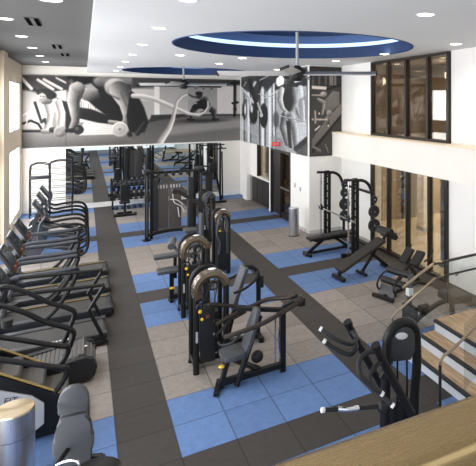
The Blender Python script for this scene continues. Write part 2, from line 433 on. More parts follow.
# downlights
def downlight(x, yy, z, label, group, power=60, r=.085):
    t = thing('recessed_downlight', label, 'ceiling light', (x, yy, z), group=group)
    lathe([(r, 0), (r + .02, -.01), (r + .03, 0)], (0, 0), M['lamp_rim'], 'rim', t, 24)
    MB().cyl((0, 0, -.006), (0, 0, -.001), r, n=24).build('lens', M['lamp'], t)
    if power:
        l = bpy.data.lights.new('spot', 'SPOT'); l.energy = power; l.spot_size = math.radians(140); l.spot_blend = 1; l.shadow_soft_size = .12; l.color = (1, .91, .78)
        lo = bpy.data.objects.new('downlight_lamp', l); COL.objects.link(lo); lo.location = (x, yy, z - .05)
for yy in (7.4, 9.8, 12.2, 14.6, 17.0, 19.4): downlight(-1.08, yy, ZD, 'round recessed downlight glowing in the dark grey ceiling over the treadmills', 'downlights in the grey ceiling', 55)
downlight(-.38, 7.7, ZD, 'round recessed downlight alone near the edge of the grey ceiling', None, 30, .12)
for yy in (5.8, 8.2, 10.7, 13.0, 15.3, 17.6, 19.9): downlight(1.0, yy, ZC, 'round recessed downlight in the long row on the white ceiling beside the step', 'downlights in the row beside the ceiling step', 60)
rt = [(3.83, 5.2), (6.25, 7.5), (6.1, 9.9), (5.95, 12.2), (3.5, 12.6), (5.7, 16.3), (3.4, 14.7), (2.0, 12.6)]
nm = ['large downlight nearest the camera on the white ceiling right of the ring', 'downlight on the white ceiling in front of the upper windows, at the right edge', 'downlight beside the right tip of the blue ceiling ring',
      'downlight on the white ceiling near the left end of the upper windows', 'downlight just beyond the far side of the big ceiling ring', 'far downlight above the photo wall on the right', 'small far downlight in front of the second ceiling ring', 'downlight left of and beyond the big ceiling ring']
for (x, yy), s_ in zip(rt, nm): downlight(x, yy, ZC, 'recessed ' + s_, 'scattered downlights on the white ceiling', 60, .10)

# ceiling fans
def fan(x, yy, z, label, blades, R=1.55, ph=.2):
    t = thing('ceiling_fan', label, 'ceiling fan', (x, yy, z), group='large ceiling fans')
    MB().cyl((0, 0, .05), (0, 0, ZC + .60 - z), .032).build('rod', M['fan_rod'], t)
    MB().cyl((0, 0, -.09), (0, 0, .09), .17, n=24).cyl((0, 0, .09), (0, 0, .16), .14, .05, n=24).cyl((0, 0, -.16), (0, 0, -.09), .10, .15, n=24).build('motor_hub', M['dark'], t)
    for k in range(blades):
        a = ph + 2 * PI * k / blades
        b = MB(); b.box(((R + .12) / 2, 0, 0), (R - .12, .20, .022), bev=.006)
        o = b.build('blade', M['fan'], t); o.rotation_euler = (math.radians(22), 0, a)
        MB().box((R + .015, 0, 0), (.03, .175, .05), bev=.005).build('blade_tip', M['dark'], o)
    return t
fan(3.80, 9.60, 4.56, 'large grey ceiling fan hanging through the nearer blue ring', 4, 1.62, -TH + .02)
fan(3.0, 18.2, 4.60, 'smaller looking grey ceiling fan farther back hanging before the mural', 4, 1.5, -TH + .05)

# balcony slab under the camera + brass guard rail
wallbox('floor_balcony', M['ceil'], [(XL - .2, XR2, Y0, .45, 2.45, 2.75)])
t = thing('guard_rail', 'wide brushed brass handrail crossing the lower right corner of the view', 'railing', (0, .557, 2.75))
dirr = Vector((.392, -.02, 0)).normalized()
b = MB(); b.box((1.6, 0, .675), (6.6, .105, .05), rot=(0, 0, -.045), bev=.022, seg=4); b.build('top_rail', M['brass'], t)
b = MB(); b.box((1.6, 0, .63), (6.6, .045, .05), rot=(0, 0, -.045)); b.build('rail_channel', M['rail_dark'], t)

# ------------------------------------------------------------------ murals (vertex colour paint on a real panel)
def vc_mat(name):
    m = bpy.data.materials.new(name); m.use_nodes = True; nt = m.node_tree; b = nt.nodes['Principled BSDF']; b.inputs['Roughness'].default_value = .55
    a = nt.nodes.new('ShaderNodeAttribute'); a.attribute_name = 'ink'; nt.links.new(a.outputs['Color'], b.inputs['Base Color']); return m
M['ink'] = vc_mat('printed_photo_mural')

class Paint:
    """u to the right 0..W, v down 0..Hh in drawing units"""
    def __init__(s, nu, nv, W, Hh, base):
        u = np.linspace(0, W, nu); v = np.linspace(0, Hh, nv)
        s.U, s.V = np.meshgrid(u, v); s.I = np.full(s.U.shape, base, float); s.nu, s.nv = nu, nv
        s.rng = np.random.RandomState(3)
    def _mix(s, d, val, soft, op=1.):
        a = np.clip(.5 - d / soft, 0, 1) * op; s.I = s.I * (1 - a) + val * a
    def poly(s, pts, val, soft=.8, op=1., val2=None, gdir=(0, 1)):
        P = np.array(pts, float); n = len(P); d = np.full(s.U.shape, 1e9); ins = np.zeros(s.U.shape, bool)
        for i in range(n):
            a, b = P[i], P[(i + 1) % n]; ab = b - a
            t = np.clip(((s.U - a[0]) * ab[0] + (s.V - a[1]) * ab[1]) / (ab @ ab + 1e-9), 0, 1)
            d = np.minimum(d, np.hypot(s.U - a[0] - t * ab[0], s.V - a[1] - t * ab[1]))
            c = ((a[1] > s.V) != (b[1] > s.V)); xx = (b[0] - a[0]) * (s.V - a[1]) / (b[1] - a[1] + 1e-12) + a[0]; ins ^= c & (s.U < xx)
        d = np.where(ins, -d, d)
        if val2 is not None:
            g = np.array(gdir, float); pr = P @ g; w = np.clip((s.U * g[0] + s.V * g[1] - pr.min()) / (np.ptp(pr) + 1e-9), 0, 1); val = val * (1 - w) + val2 * w
        s._mix(d, val, soft, op); return s
    def ell(s, c, r, val, soft=.8, op=1., rim=None):
        q = np.hypot((s.U - c[0]) / r[0], (s.V - c[1]) / r[1]); d = (q - 1) * min(r)
        if rim is not None:
            w = np.clip((s.V - c[1]) / r[1] * .5 + (s.U - c[0]) / r[0] * .3 + .5, 0, 1); val = val * (1 - w) + rim * w
        s._mix(d, val, soft, op); return s
    def limb(s, pts, rad, lit, shd, soft=.9, side=-1, op=1.):
        """smooth shaded limb through pts with radii"""
        best = np.full(s.U.shape, 1e9); val = np.zeros(s.U.shape)
        for i in range(len(pts) - 1):
            a = np.array(pts[i], float); b = np.array(pts[i + 1], float); ab = b - a
            t = np.clip(((s.U - a[0]) * ab[0] + (s.V - a[1]) * ab[1]) / (ab @ ab + 1e-9), 0, 1)
            r = rad[i] * (1 - t) + rad[i + 1] * t
            dx, dy = s.U - a[0] - t * ab[0], s.V - a[1] - t * ab[1]; d = np.hypot(dx, dy) - r
            nrm = np.array([-ab[1], ab[0]]) / (np.linalg.norm(ab) + 1e-9)
            w = np.clip(.5 + .55 * side * (dx * nrm[0] + dy * nrm[1]) / np.maximum(r, .1), 0, 1)
            vv = shd + (lit - shd) * w ** 1.2
            m_ = d < best; best = np.where(m_, d, best); val = np.where(m_, vv, val)
        a = np.clip(.5 - best / soft, 0, 1) * op; s.I = s.I * (1 - a) + val * a; return s
    def noise(s, cell, amp, box=None):
        h, w = s.I.shape; g = s.rng.rand(h // cell[1] + 2, w // cell[0] + 2) - .5
        N = np.kron(g, np.ones((cell[1], cell[0])))[:h, :w]
        if box: 
            mk = (s.U > box[0]) & (s.U < box[2]) & (s.V > box[1]) & (s.V < box[3]); N = N * mk
        s.I = s.I + N * amp; return s
    def to_mesh(s, name, fn, tint=(1.08, 1.0, .93), par=None):
        nv, nu = s.U.shape
        I = np.clip(.5 + (s.I - .5) * 1.22, .015, .95)
        X = fn(s.U / s.U.max(), s.V / s.V.max())
        co = np.stack(X, -1).reshape(-1, 3)
        idx = np.arange(nu * nv).reshape(nv, nu)
        F = np.stack([idx[:-1, :-1], idx[1:, :-1], idx[1:, 1:], idx[:-1, 1:]], -1).reshape(-1, 4)
        me = bpy.data.meshes.new(name); me.from_pydata(co.tolist(), [], F.tolist())
        at = me.color_attributes.new('ink', 'FLOAT_COLOR', 'POINT')
        lin = (I ** 2.2).reshape(-1); c = np.stack([lin * tint[0], lin * tint[1], lin * tint[2], np.ones_like(lin)], -1)
        at.data.foreach_set('color', c.reshape(-1).astype(np.float32)); me.materials.append(M['ink'])
        o = bpy.data.objects.new(name, me); COL.objects.link(o)
        if par: o.parent = par
        return o

# drawing units of the back mural: u 0..952 (left to right), v 0..312 (top to bottom)
p = Paint(477, 157, 952, 312, .58)
E, LB, PO = p.ell, p.limb, p.poly
PO([(0, 0), (480, 0), (480, 60), (0, 75)], .26, 14)
PO([(0, 30), (60, 60), (110, 75), (100, 95), (0, 70)], .16, 8)
for a, c, w_ in (((70, 20), (135, 60), 6), ((96, 18), (172, 58), 6), ((0, 14), (42, 58), 7), ((150, 10), (190, 30), 4)): LB([a, c], [w_, w_], .86, .7, 5)
PO([(0, 62), (110, 80), (190, 70), (200, 235), (0, 240)], .62, 10, val2=.74)
PO([(0, 232), (480, 225), (480, 312), (0, 312)], .58, 12, val2=.36)
PO([(130, 72), (195, 62), (196, 110), (150, 105)], .82, 5)
PO([(250, 95), (420, 150), (440, 262), (250, 262)], .84, 8)
for k in range(16): PO([(256 + k * 10, 110 + k * 4), (261 + k * 10, 110 + k * 4), (260 + k * 10, 150 + (k * 37) % 60), (255 + k * 10, 146 + (k * 23) % 50)], .5 + .1 * (k % 3), 4, op=.8)
for k in range(6): PO([(262, 205 + k * 9), (420, 212 + k * 8), (420, 215 + k * 8), (262, 208 + k * 9)], .55, 4, op=.5)
# cycle frame
LB([(0, 208), (40, 194), (72, 208), (96, 246)], [5, 5, 5, 5], .2, .08, 4); LB([(58, 118), (72, 160), (84, 196)], [6, 6, 5], .16, .08, 4)
LB([(0, 176), (30, 158), (56, 150)], [3, 3, 3], .9, .8, 4); LB([(20, 215), (30, 160)], [3, 3], .85, .7, 4); LB([(0, 238), (110, 240)], [5, 5], .25, .1, 5); LB([(86, 200), (100, 190), (108, 215)], [7, 7, 6], .3, .1, 5)
# woman
PO([(150, 96), (196, 116), (222, 180), (200, 240), (178, 235), (180, 150)], .16, 8)
PO([(104, 112), (140, 98), (172, 112), (190, 160), (188, 236), (142, 238), (128, 205), (118, 150)], .86, 7, val2=.62)
PO([(126, 150), (150, 160), (150, 230), (136, 232)], .45, 10, op=.6)
LB([(112, 122), (124, 170), (118, 200), (104, 232)], [15, 13, 11, 9], .84, .42, 5); LB([(160, 118), (172, 165), (166, 210)], [16, 13, 11], .86, .5, 5)
LB([(96, 112), (118, 108)], [12, 16], .55, .3, 6)
E((98, 72), (34, 13), .13, 7); E((128, 86), (24, 17), .11, 7); E((86, 94), (19, 23), .84, 5, rim=.48); E((82, 90), (4, 3), .25, 4, op=.8); E((95, 91), (4, 3), .28, 4, op=.8); E((84, 104), (6, 2.5), .4, 4, op=.7)
PO([(66, 76), (100, 66), (110, 84), (88, 76), (70, 86)], .18, 5)
LB([(92, 240), (120, 243)], [10, 9], .7, .35, 5); LB([(130, 235), (160, 238)], [12, 12], .35, .15, 5); E((166, 243), (28, 25), .66, 4, rim=.35); E((160, 243), (14, 14), .52, 4)
# man: shaded limbs
PO([(240, 6), (345, 0), (380, 50), (430, 110), (476, 170), (476, 250), (432, 212), (380, 186), (320, 140), (268, 92)], .085, 9)
PO([(246, 138), (300, 146), (380, 178), (440, 206), (430, 222), (330, 208), (250, 188)], .17, 7, val2=.10)
PO([(270, 205), (250, 238), (216, 262), (212, 246), (236, 205)], .50, 7)
E((292, 78), (42, 32), .70, 8, rim=.28); E((318, 92), (22, 20), .42, 9, rim=.14); PO([(262, 40), (300, 30), (330, 60), (300, 62)], .62, 10)
LB([(238, 58), (224, 112), (232, 168)], [34, 27, 22], .76, .26, 6, side=1); LB([(234, 160), (232, 200), (214, 240)], [22, 17, 12], .66, .20, 6, side=1)
E((244, 50), (26, 24), .74, 8, rim=.36); PO([(196, 0), (250, 0), (244, 16), (222, 30), (204, 20)], .09, 6); E((214, 22), (10, 9), .5, 6, op=.6)
LB([(246, 90), (240, 150)], [3, 3], .26, .2, 8, op=.8)
E((350, 22), (42, 26), .60, 10, rim=.24); PO([(330, 0), (560, 0), (560, 40), (440, 30), (380, 60)], .52, 10, val2=.34)
E((405, 48), (48, 42), .78, 9, rim=.34); LB([(420, 60), (452, 118), (462, 180)], [42, 33, 24], .74, .30, 6, side=1); LB([(460, 180), (452, 205), (430, 222)], [22, 17, 12], .66, .3, 6, side=1)
LB([(430, 70), (452, 130)], [4, 4], .36, .3, 10, op=.7); LB([(384, 84), (420, 100)], [4, 4], .26, .2, 8, op=.7)
LB([(196, 240), (246, 238)], [9, 9], .22, .08, 5); E((246, 238), (23, 21), .12, 5, rim=.22); E((238, 232), (9, 9), .5, 6, op=.5)
LB([(380, 205), (430, 214)], [9, 10], .75, .35, 5)
# right: dark figure continues, second half starts at u=476
PO([(452, 250), (520, 262), (560, 250), (560, 312), (450, 312)], .42, 10)
E((425, 240), (36, 34), .84, 4, rim=.62); E((425, 240), (28, 26), .66, 4); E((425, 240), (24, 22), .76, 4, rim=.6); E((424, 240), (6, 6), .5, 4)
LB([(470, 262), (512, 240), (530, 215)], [14, 16, 12], .30, .08, 6)
PO([(476, 0), (952, 0), (952, 178), (560, 182), (520, 110), (476, 60)], .56, 5)
PO([(476, 54), (572, 54), (572, 112), (520, 110), (500, 84), (476, 70)], .74, 5); PO([(476, 0), (952, 0), (952, 26), (700, 34), (476, 50)], .28, 8)
PO([(520, 110), (572, 110), (572, 195), (548, 205)], .66, 5)
PO([(572, 40), (596, 40), (598, 196), (572, 200)], .86, 4); PO([(596, 34), (720, 34), (720, 176), (598, 190)], .62, 5, val2=.72)
PO([(720, 28), (842, 28), (842, 176), (720, 176)], .56, 4, val2=.64); 
for k in range(3): PO([(752 + 30 * k, 30), (754 + 30 * k, 30), (754 + 30 * k, 176), (752 + 30 * k, 176)], .5, 3)
for k in range(3): E((752 + k * 34, 48), (5, 3), .3, 3)
PO([(844, 34), (916, 34), (916, 176), (844, 176)], .80, 4); PO([(930, 30), (952, 30), (952, 182), (930, 180)], .72, 4)
PO([(476, 212), (600, 186), (720, 176), (952, 178), (952, 312), (476, 312)], .36, 6, val2=.50, gdir=(.3, 1))
PO([(560, 176), (720, 172), (720, 186), (600, 200), (548, 212)], .24, 5); PO([(720, 174), (952, 176), (952, 184), (720, 183)], .26, 4)
PO([(470, 60), (500, 84), (528, 140), (548, 210), (530, 256), (500, 262), (466, 250), (452, 180)], .14, 8); LB([(500, 262), (530, 215)], [10, 9], .34, .1, 6)
PO([(640, 230), (952, 200), (952, 244), (600, 280)], .62, 20, op=.7); E((780, 208), (80, 9), .16, 12, op=.7)
LB([(921, 6), (919, 186)], [6, 5], .12, .05, 3); LB([(906, 18), (944, 14)], [5, 5], .12, .05, 3); LB([(912, 120), (932, 116)], [6, 6], .12, .05, 3); E((921, 150), (7, 12), .1, 3)
LB([(500, 36), (860, 38)], [3.5, 3.5], .24, .15, 3)
# athlete
LB([(752, 140), (735, 170), (734, 196)], [16, 11, 7], .44, .08, 4); LB([(800, 136), (828, 158), (834, 196)], [18, 13, 7], .46, .08, 4)
PO([(744, 128), (806, 122), (822, 146), (790, 152), (770, 146), (746, 156)], .07, 5)
PO([(752, 92), (800, 88), (808, 110), (798, 132), (760, 134)], .13, 5); LB([(760, 98), (736, 92), (716, 76)], [11, 9, 6], .72, .25, 4)
LB([(800, 98), (812, 126), (800, 158), (776, 168)], [13, 11, 8, 6], .66, .2, 4); E((766, 80), (14, 16), .46, 4, rim=.12); E((766, 71), (15, 9), .06, 4); E((780, 98), (12, 10), .48, 6, rim=.15)
LB([(720, 200), (742, 202)], [6, 5], .1, .05, 4); LB([(826, 202), (846, 203)], [6, 5], .1, .05, 4)
LB([(482, 86), (520, 88), (566, 98), (620, 122), (672, 148), (720, 172), (764, 180), (792, 166), (806, 140), (806, 112)], [11, 11, 10.5, 10, 9, 8, 7, 6, 4.5, 4], .96, .60, 4)
LB([(716, 74), (694, 84), (670, 112), (660, 160), (652, 200), (636, 244), (604, 296), (596, 314)], [4, 5, 7, 8, 9, 11, 14, 15], .95, .56, 4)
PO([(191, 0), (193.5, 0), (193.5, 312), (191, 312)], .22, 3, op=.6)
p.noise((1, 1), .06)
MZ0, MZ1 = 2.33, 4.95
# u in the photo is foreshortened along the wall: spread drawing evenly by the wall's own perspective
def u2a(u):   # u 0..1 across the drawing -> metres along the back wall
    x = 22 + 220 * u; r = ST / CT * (x - 84) / (1220 - x) / 1.0
    return (CT * (x - 84)) / (ST * (1220 - x)) * YB
mur = thing('wall_mural', 'long black and white photo mural of people exercising with dumbbells and ropes, above the mirror', 'mural', (0, YB - .05, MZ0))
p.to_mesh('printed_panel', lambda u, v: (np.clip(u2a(u), XL + .01, XR - .01), np.zeros(u.shape), (MZ1 - MZ0) * (1 - v)), par=mur)
b = MB(); b.box(((XL + XR) / 2, .03, -.03), (XR - XL - .02, .05, .06)); b.build('lower_edge', M['wall_white'], mur)

# side mural: u 0..66, v 0..80 ; along the right wall from back corner towards the camera
p = Paint(199, 241, 384, 466, .62)
E, LB, PO = p.ell, p.limb, p.poly
PO([(0, 0), (384, 0), (384, 90), (0, 60)], .34, 16)
for x, w_, v_ in ((0, 10, .8), (14, 6, .25), (36, 12, .9), (52, 5, .2), (70, 10, .6), (104, 6, .12), (118, 14, .88), (136, 5, .2), (150, 5, .7), (158, 18, .90), (178, 4, .2), (186, 10, .8), (198, 5, .3)):
    PO([(x, 40), (x + w_, 40), (x + w_ + 2, 466), (x + 2, 466)], v_, 4)
PO([(0, 20), (200, 10), (200, 60), (150, 120), (110, 60), (90, 150), (40, 110), (0, 70)], .26, 12)
PO([(0, 300), (60, 340), (60, 400), (0, 380)], .8, 8, op=.5)
LB([(0, 78), (40, 140), (70, 190)], [6, 7, 6], .92, .6, 5); LB([(80, 50), (60, 92)], [9, 8], .92, .6, 5); LB([(26, 40), (16, 66)], [5, 5], .7, .4, 5)
LB([(50, 30), (70, 120), (96, 230)], [10, 12, 8], .22, .07, 6); LB([(130, 40), (100, 120), (94, 200)], [8, 8, 6], .30, .1, 6)
LB([(30, 170), (20, 240), (10, 280)], [8, 8, 6], .6, .2, 6); E((20, 240), (14, 62), .2, 6); E((24, 236), (6, 40), .85, 5); LB([(50, 170), (54, 240)], [8, 7], .92, .6, 5)
E((72, 262), (24, 70), .14, 5); E((62, 230), (7, 26), .85, 5); E((132, 270), (24, 78), .16, 4, rim=.10); E((118, 268), (9, 14), .8, 5); LB([(96, 190), (112, 240), (120, 268)], [5, 6, 5], .9, .6, 5)
LB([(130, 160), (205, 122)], [2, 2], .95, .8, 3); LB([(100, 130), (180, 150)], [3, 3], .85, .6, 3); LB([(110, 40), (160, 20)], [3, 3], .8, .6, 3)
PO([(196, 20), (384, 10), (384, 100), (200, 110)], .15, 10)
PO([(204, 42), (230, 30), (254, 42), (250, 80), (216, 92), (202, 74)], .75, 8); PO([(312, 24), (350, 22), (350, 74), (312, 80)], .93, 5)
LB([(345, 110), (350, 160)], [16, 14], .92, .7, 6); LB([(326, 130), (318, 200), (340, 260)], [13, 12, 9], .80, .36, 6)
PO([(336, 170), (384, 150), (384, 330), (345, 320)], .55, 10); LB([(362, 180), (366, 300)], [7, 7], .9, .6, 5); PO([(320, 300), (384, 280), (384, 380), (330, 400)], .78, 10, op=.7)
E((270, 62), (20, 26), .50, 6, rim=.18); E((270, 40), (22, 14), .07, 6); E((268, 66), (4, 3), .15, 4); 
PO([(240, 104), (296, 104), (310, 150), (296, 240), (262, 250), (246, 190)], .16, 7, val2=.10)
LB([(236, 112), (226, 168), (242, 218), (270, 246)], [17, 15, 12, 9], .84, .40, 6); LB([(308, 116), (318, 180), (300, 230), (276, 250)], [16, 14, 11, 9], .70, .28, 6)
LB([(260, 262), (244, 330), (270, 420)], [24, 20, 16], .74, .26, 7); LB([(290, 262), (312, 330), (322, 420)], [24, 20, 15], .80, .30, 7); PO([(262, 290), (286, 290), (296, 440), (278, 440)], .10, 8)
LB([(196, 262), (384, 288)], [3, 3], .8, .4, 3); E((204, 290), (18, 50), .25, 8, op=.7); E((270, 250), (16, 12), .75, 6, rim=.4)
LB([(320, 440), (384, 378)], [14, 14], .18, .08, 6); PO([(330, 440), (384, 400), (384, 466), (320, 466)], .32, 8)
PO([(176, 380), (240, 400), (260, 466), (170, 466)], .5, 12, op=.6)
p.noise((2, 3), .12); p.noise((1, 2), .08)
def v2b(u):
    x = 242 + 66 * u; return XR * ST / CT * (1220 - x) / (x - 84)
mur2 = thing('wall_mural', 'black and white photo mural of a seated lifter, above the dark doors', 'mural', (XR - .03, 0, 2.33))
def side(u, v):
    return (np.zeros(u.shape), np.clip(v2b(u), 13.83, YB - .06), (5.06 - 2.33) * (1 - v))
p.to_mesh('printed_panel', side, par=mur2, tint=(.96, .98, 1.0))
# column mural
p = Paint(121, 241, 222, 466, .24)
E, LB, PO = p.ell, p.limb, p.poly
PO([(0, 0), (222, 0), (222, 100), (0, 110)], .20, 12)
for x in (18, 60, 104, 136, 150, 170): PO([(x, 24), (x + 14, 24), (x + 14, 96), (x, 96)], .5 if x > 120 else .36, 5, op=.8)
PO([(16, 100), (116, 104), (116, 120), (16, 116)], .80, 5); LB([(20, 150), (100, 150)], [4, 4], .7, .4, 5)
PO([(100, 180), (160, 125), (206, 130), (206, 200), (140, 240), (104, 230)], .44, 8, val2=.36); E((96, 144), (22, 14), .7, 8, rim=.4); LB([(60, 175), (92, 190), (84, 240)], [12, 16, 12], .62, .2, 6)
LB([(120, 118), (222, 90)], [5, 5], .14, .06, 5)
PO([(16, 380), (120, 270), (222, 190), (222, 250), (110, 350), (16, 430)], .42, 5, val2=.34)
PO([(16, 425), (110, 345), (222, 245), (222, 262), (110, 368), (20, 450)], .12, 4)
E((136, 244), (20, 16), .6, 6, rim=.3); E((122, 284), (16, 26), .5, 6, rim=.2); LB([(20, 275), (120, 278)], [5, 5], .75, .4, 4); LB([(36, 235), (38, 290)], [8, 8], .66, .3, 5); LB([(40, 330), (70, 310)], [4, 4], .8, .6, 4)
LB([(30, 420), (70, 440)], [9, 9], .5, .25, 6); LB([(106, 410), (122, 445)], [8, 8], .45, .2, 6); E((66, 244), (4, 5), .9, 4); E((128, 308), (4, 5), .9, 4)
p.noise((2, 2), .08); p.I = p.I * 1.15 + .02
mur3 = thing('wall_mural', 'dark brownish grey photo mural of gym machine on the column face', 'mural', (XR, YC - .03, 2.33))
p.to_mesh('printed_panel', lambda u, v: (-.01 + (XR2 - XR) * u, np.zeros(u.shape), (5.06 - 2.33) * (1 - v)), par=mur3, tint=(1, .90, .80))

# big wall mirror
MX0, MX1 = -.574, 4.92
t = thing('wall_mirror', 'large frameless gym mirror on the back wall under the mural', 'mirror', (0, YB - .02, .18))
b = MB(); b.box(((MX0 + MX1) / 2, 0, 1.06), (MX1 - MX0, .012, 2.12)); b.build('mirror_glass', M['mirror'], t)
b = MB(); b.box(((MX0 + MX1) / 2, -.012, -.015), (MX1 - MX0, .03, .03)); b.build('bottom_channel', M['wall_white'], t)

# door, side window and niche cabinet
dr = MB()
for yy in (YD0 + .04, (YD0 + YD1) / 2, YD1 - .04): dr.box((XR + .06, yy, ZDR / 2), (.14, .09, ZDR))
dr.box((XR + .06, (YD0 + YD1) / 2, ZDR - .05), (.14, YD1 - YD0, .1)); dr.box((XR + .06, YD0 + .5, .10), (.1, .9, .2))
do = struct(dr, 'door_1', M['frame_br'])
MB().box((XR + .08, YD0 + .52, 1.2), (.012, .9, 2.0)).build('door_glass', M['glass_smoke'], do)
MB().box((XR + .06, YD1 - .52, ZDR / 2), (.05, .88, ZDR - .1)).build('door_leaf', M['frame_br'], do)
MB().bar((XR - .02, YD0 + .12, 1.05), (XR - .02, YD0 + .9, 1.05), .04, .05).build('push_bar', M['steel'], do)
MB().bar((XR + .5, YD0 - .1, 1.0), (XR + .5, YD1, 1.0), .02, .02).build('rail', M['rail_wood'], do)
w = MB()
for yy in (YW0 + .03, YW1 - .03): w.box((XR + .06, yy, 1.74), (.14, .06, 1.3))
w.box((XR + .06, (YW0 + YW1) / 2, 2.37), (.14, YW1 - YW0, .05)); w = struct(w, 'window_23', M['frame_br'])
MB().box((XR + .1, (YW0 + YW1) / 2, 1.73), (.012, YW1 - YW0 - .1, 1.28)).build('window_pane', M['glass'], w)
t = thing('display_shelf', 'dark tall shelf behind the small side window near the doors', 'shelf', (XR + .5, 17.95, 1.1))
b = MB(); b.box((.12, 0, .6), (.04, .7, 1.2)); b.box((0, .35, .6), (.3, .03, 1.2)); b.box((0, -.35, .6), (.3, .03, 1.2)); b.build('case', M['frame_br'], t)
for k in range(4): MB().box((0, 0, .05 + .32 * k), (.26, .68, .03)).build('shelf_board', M['frame_br'], t)
b = MB(); b.box((XR + .85, 18.95, 1.75), (.04, .9, 1.2)); tag(b.build('lit_panel', M['amber']), 'glowing amber wall panel seen through the small side window', 'panel')
MB_ = MB(); MB_.box((XR + .85, 18.95, .56), (.04, .8, 1.12)); MB_.build('panel_base', M['frame_br'], bpy.data.objects['lit_panel'])
t = thing('niche_cabinet', 'low dark cabinet standing in the wall niche under the side window', 'cabinet', (XR + .17, (YN0 + YN1) / 2, 0))
MB().box((0, 0, .51), (.3, YN1 - YN0 - .3, .92), bev=.01).build('body', M['frame_br'], t)
for k in (-1, 0, 1): MB().box((-.155, k * .66, .5), (.012, .62, .84)).build('door', M['pad_brown'], t)
MB().box((-.02, (YN1 - YN0) / 2 - .1, .48), (.3, .1, .9)).build('side_post', M['metal_box'], t)
# exit sign
t = thing('exit_sign', 'small red exit sign hanging over the dark doors', 'sign', (5.70, 16.35, 2.46))
MB().box((0, 0, .08), (.26, .05, .14), bev=.008).build('sign_box', M['exit'], t); MB().cyl((.14, 0, .08), (.14, 0, .0), .01); MB().bar((.1, 0, .08), (.17, 0, .08), .03, .03).build('bracket', M['steel'], t)
text_mesh('EXIT', .10, 'lettering', M['whiteprint'], t, (0, -.027, .08), (PI / 2, 0, 0))
# wall thermostat/switch plates
for (yy, z, s_) in ((14.55, 1.25, 'white switch plate on the wall above the far steel bin'), (15.0, 1.32, 'white switch plate on the wall beside the dark doors')):
    t = thing('light_switch', s_, 'switch', (XR - .012, yy, z), group='wall switches'); MB().box((0, 0, 0), (.014, .09, .13), bev=.004).build('plate', M['steel'], t); MB().box((-.01, 0, 0), (.012, .03, .05)).build('rocker', M['whiteprint'], t)

# lobby bits visible through the glazing
t = thing('lobby_column', 'beige square column in the lobby beyond the glass', 'column', (9.18, 12.5, 0)); MB().box((0, 0, 1.39), (.36, .36, 2.78)).build('shaft', M['wall'], t); MB().box((0, 0, .06), (.40, .40, .12)).build('plinth', M['skirt'], t)
t = thing('grey_door', 'dark grey door in the lobby wall beyond the glass', 'door', (9.95, 14.08, 0)); MB().box((0, 0, 1.1), (1.0, .06, 2.2)).build('leaf', M['metal_box'], t); MB().box((0, .02, 1.12), (1.16, .05, 2.28)).build('frame', M['frame_br'], t); MB().cyl((.4, -.07, 1), (.4, -.03, 1), .03).build('door_knob', M['chrome'], t)
t = thing('screen_panel', 'narrow blue grey panel standing behind the last pane of the lower glass wall', 'panel', (7.62, 9.5, 0)); MB().box((0, 0, 1.15), (.34, .05, 2.3), bev=.01).build('leaf', mat('slate_panel', (.09, .12, .16), .6), t); MB().box((0, 0, .02), (.34, .2, .04)).build('base', M['frame_br'], t)
for (x, yy, z, e) in ((9.5, 9.5, 2.5, 170), (11.5, 13.0, 2.4, 150), (9.5, 6.0, 2.5, 80), (7.3, 17.0, 2.4, 110), (8.6, 10.6, 4.7, 50), (8.9, 7.8, 4.6, 34), (7.6, 12.6, 4.6, 15)):  # added point lamps, no fixtures, brighten the lobby and upper room
    l = bpy.data.lights.new('lobby', 'POINT'); l.energy = e; l.shadow_soft_size = .15; l.color = (1, .84, .64)
    lo = bpy.data.objects.new('interior_fill', l); COL.objects.link(lo); lo.location = (x, yy, z)

# ------------------------------------------------------------------ machines
def foot(b, p, r=.045): b.cyl((p[0], p[1], 0), (p[0], p[1], .03), r)

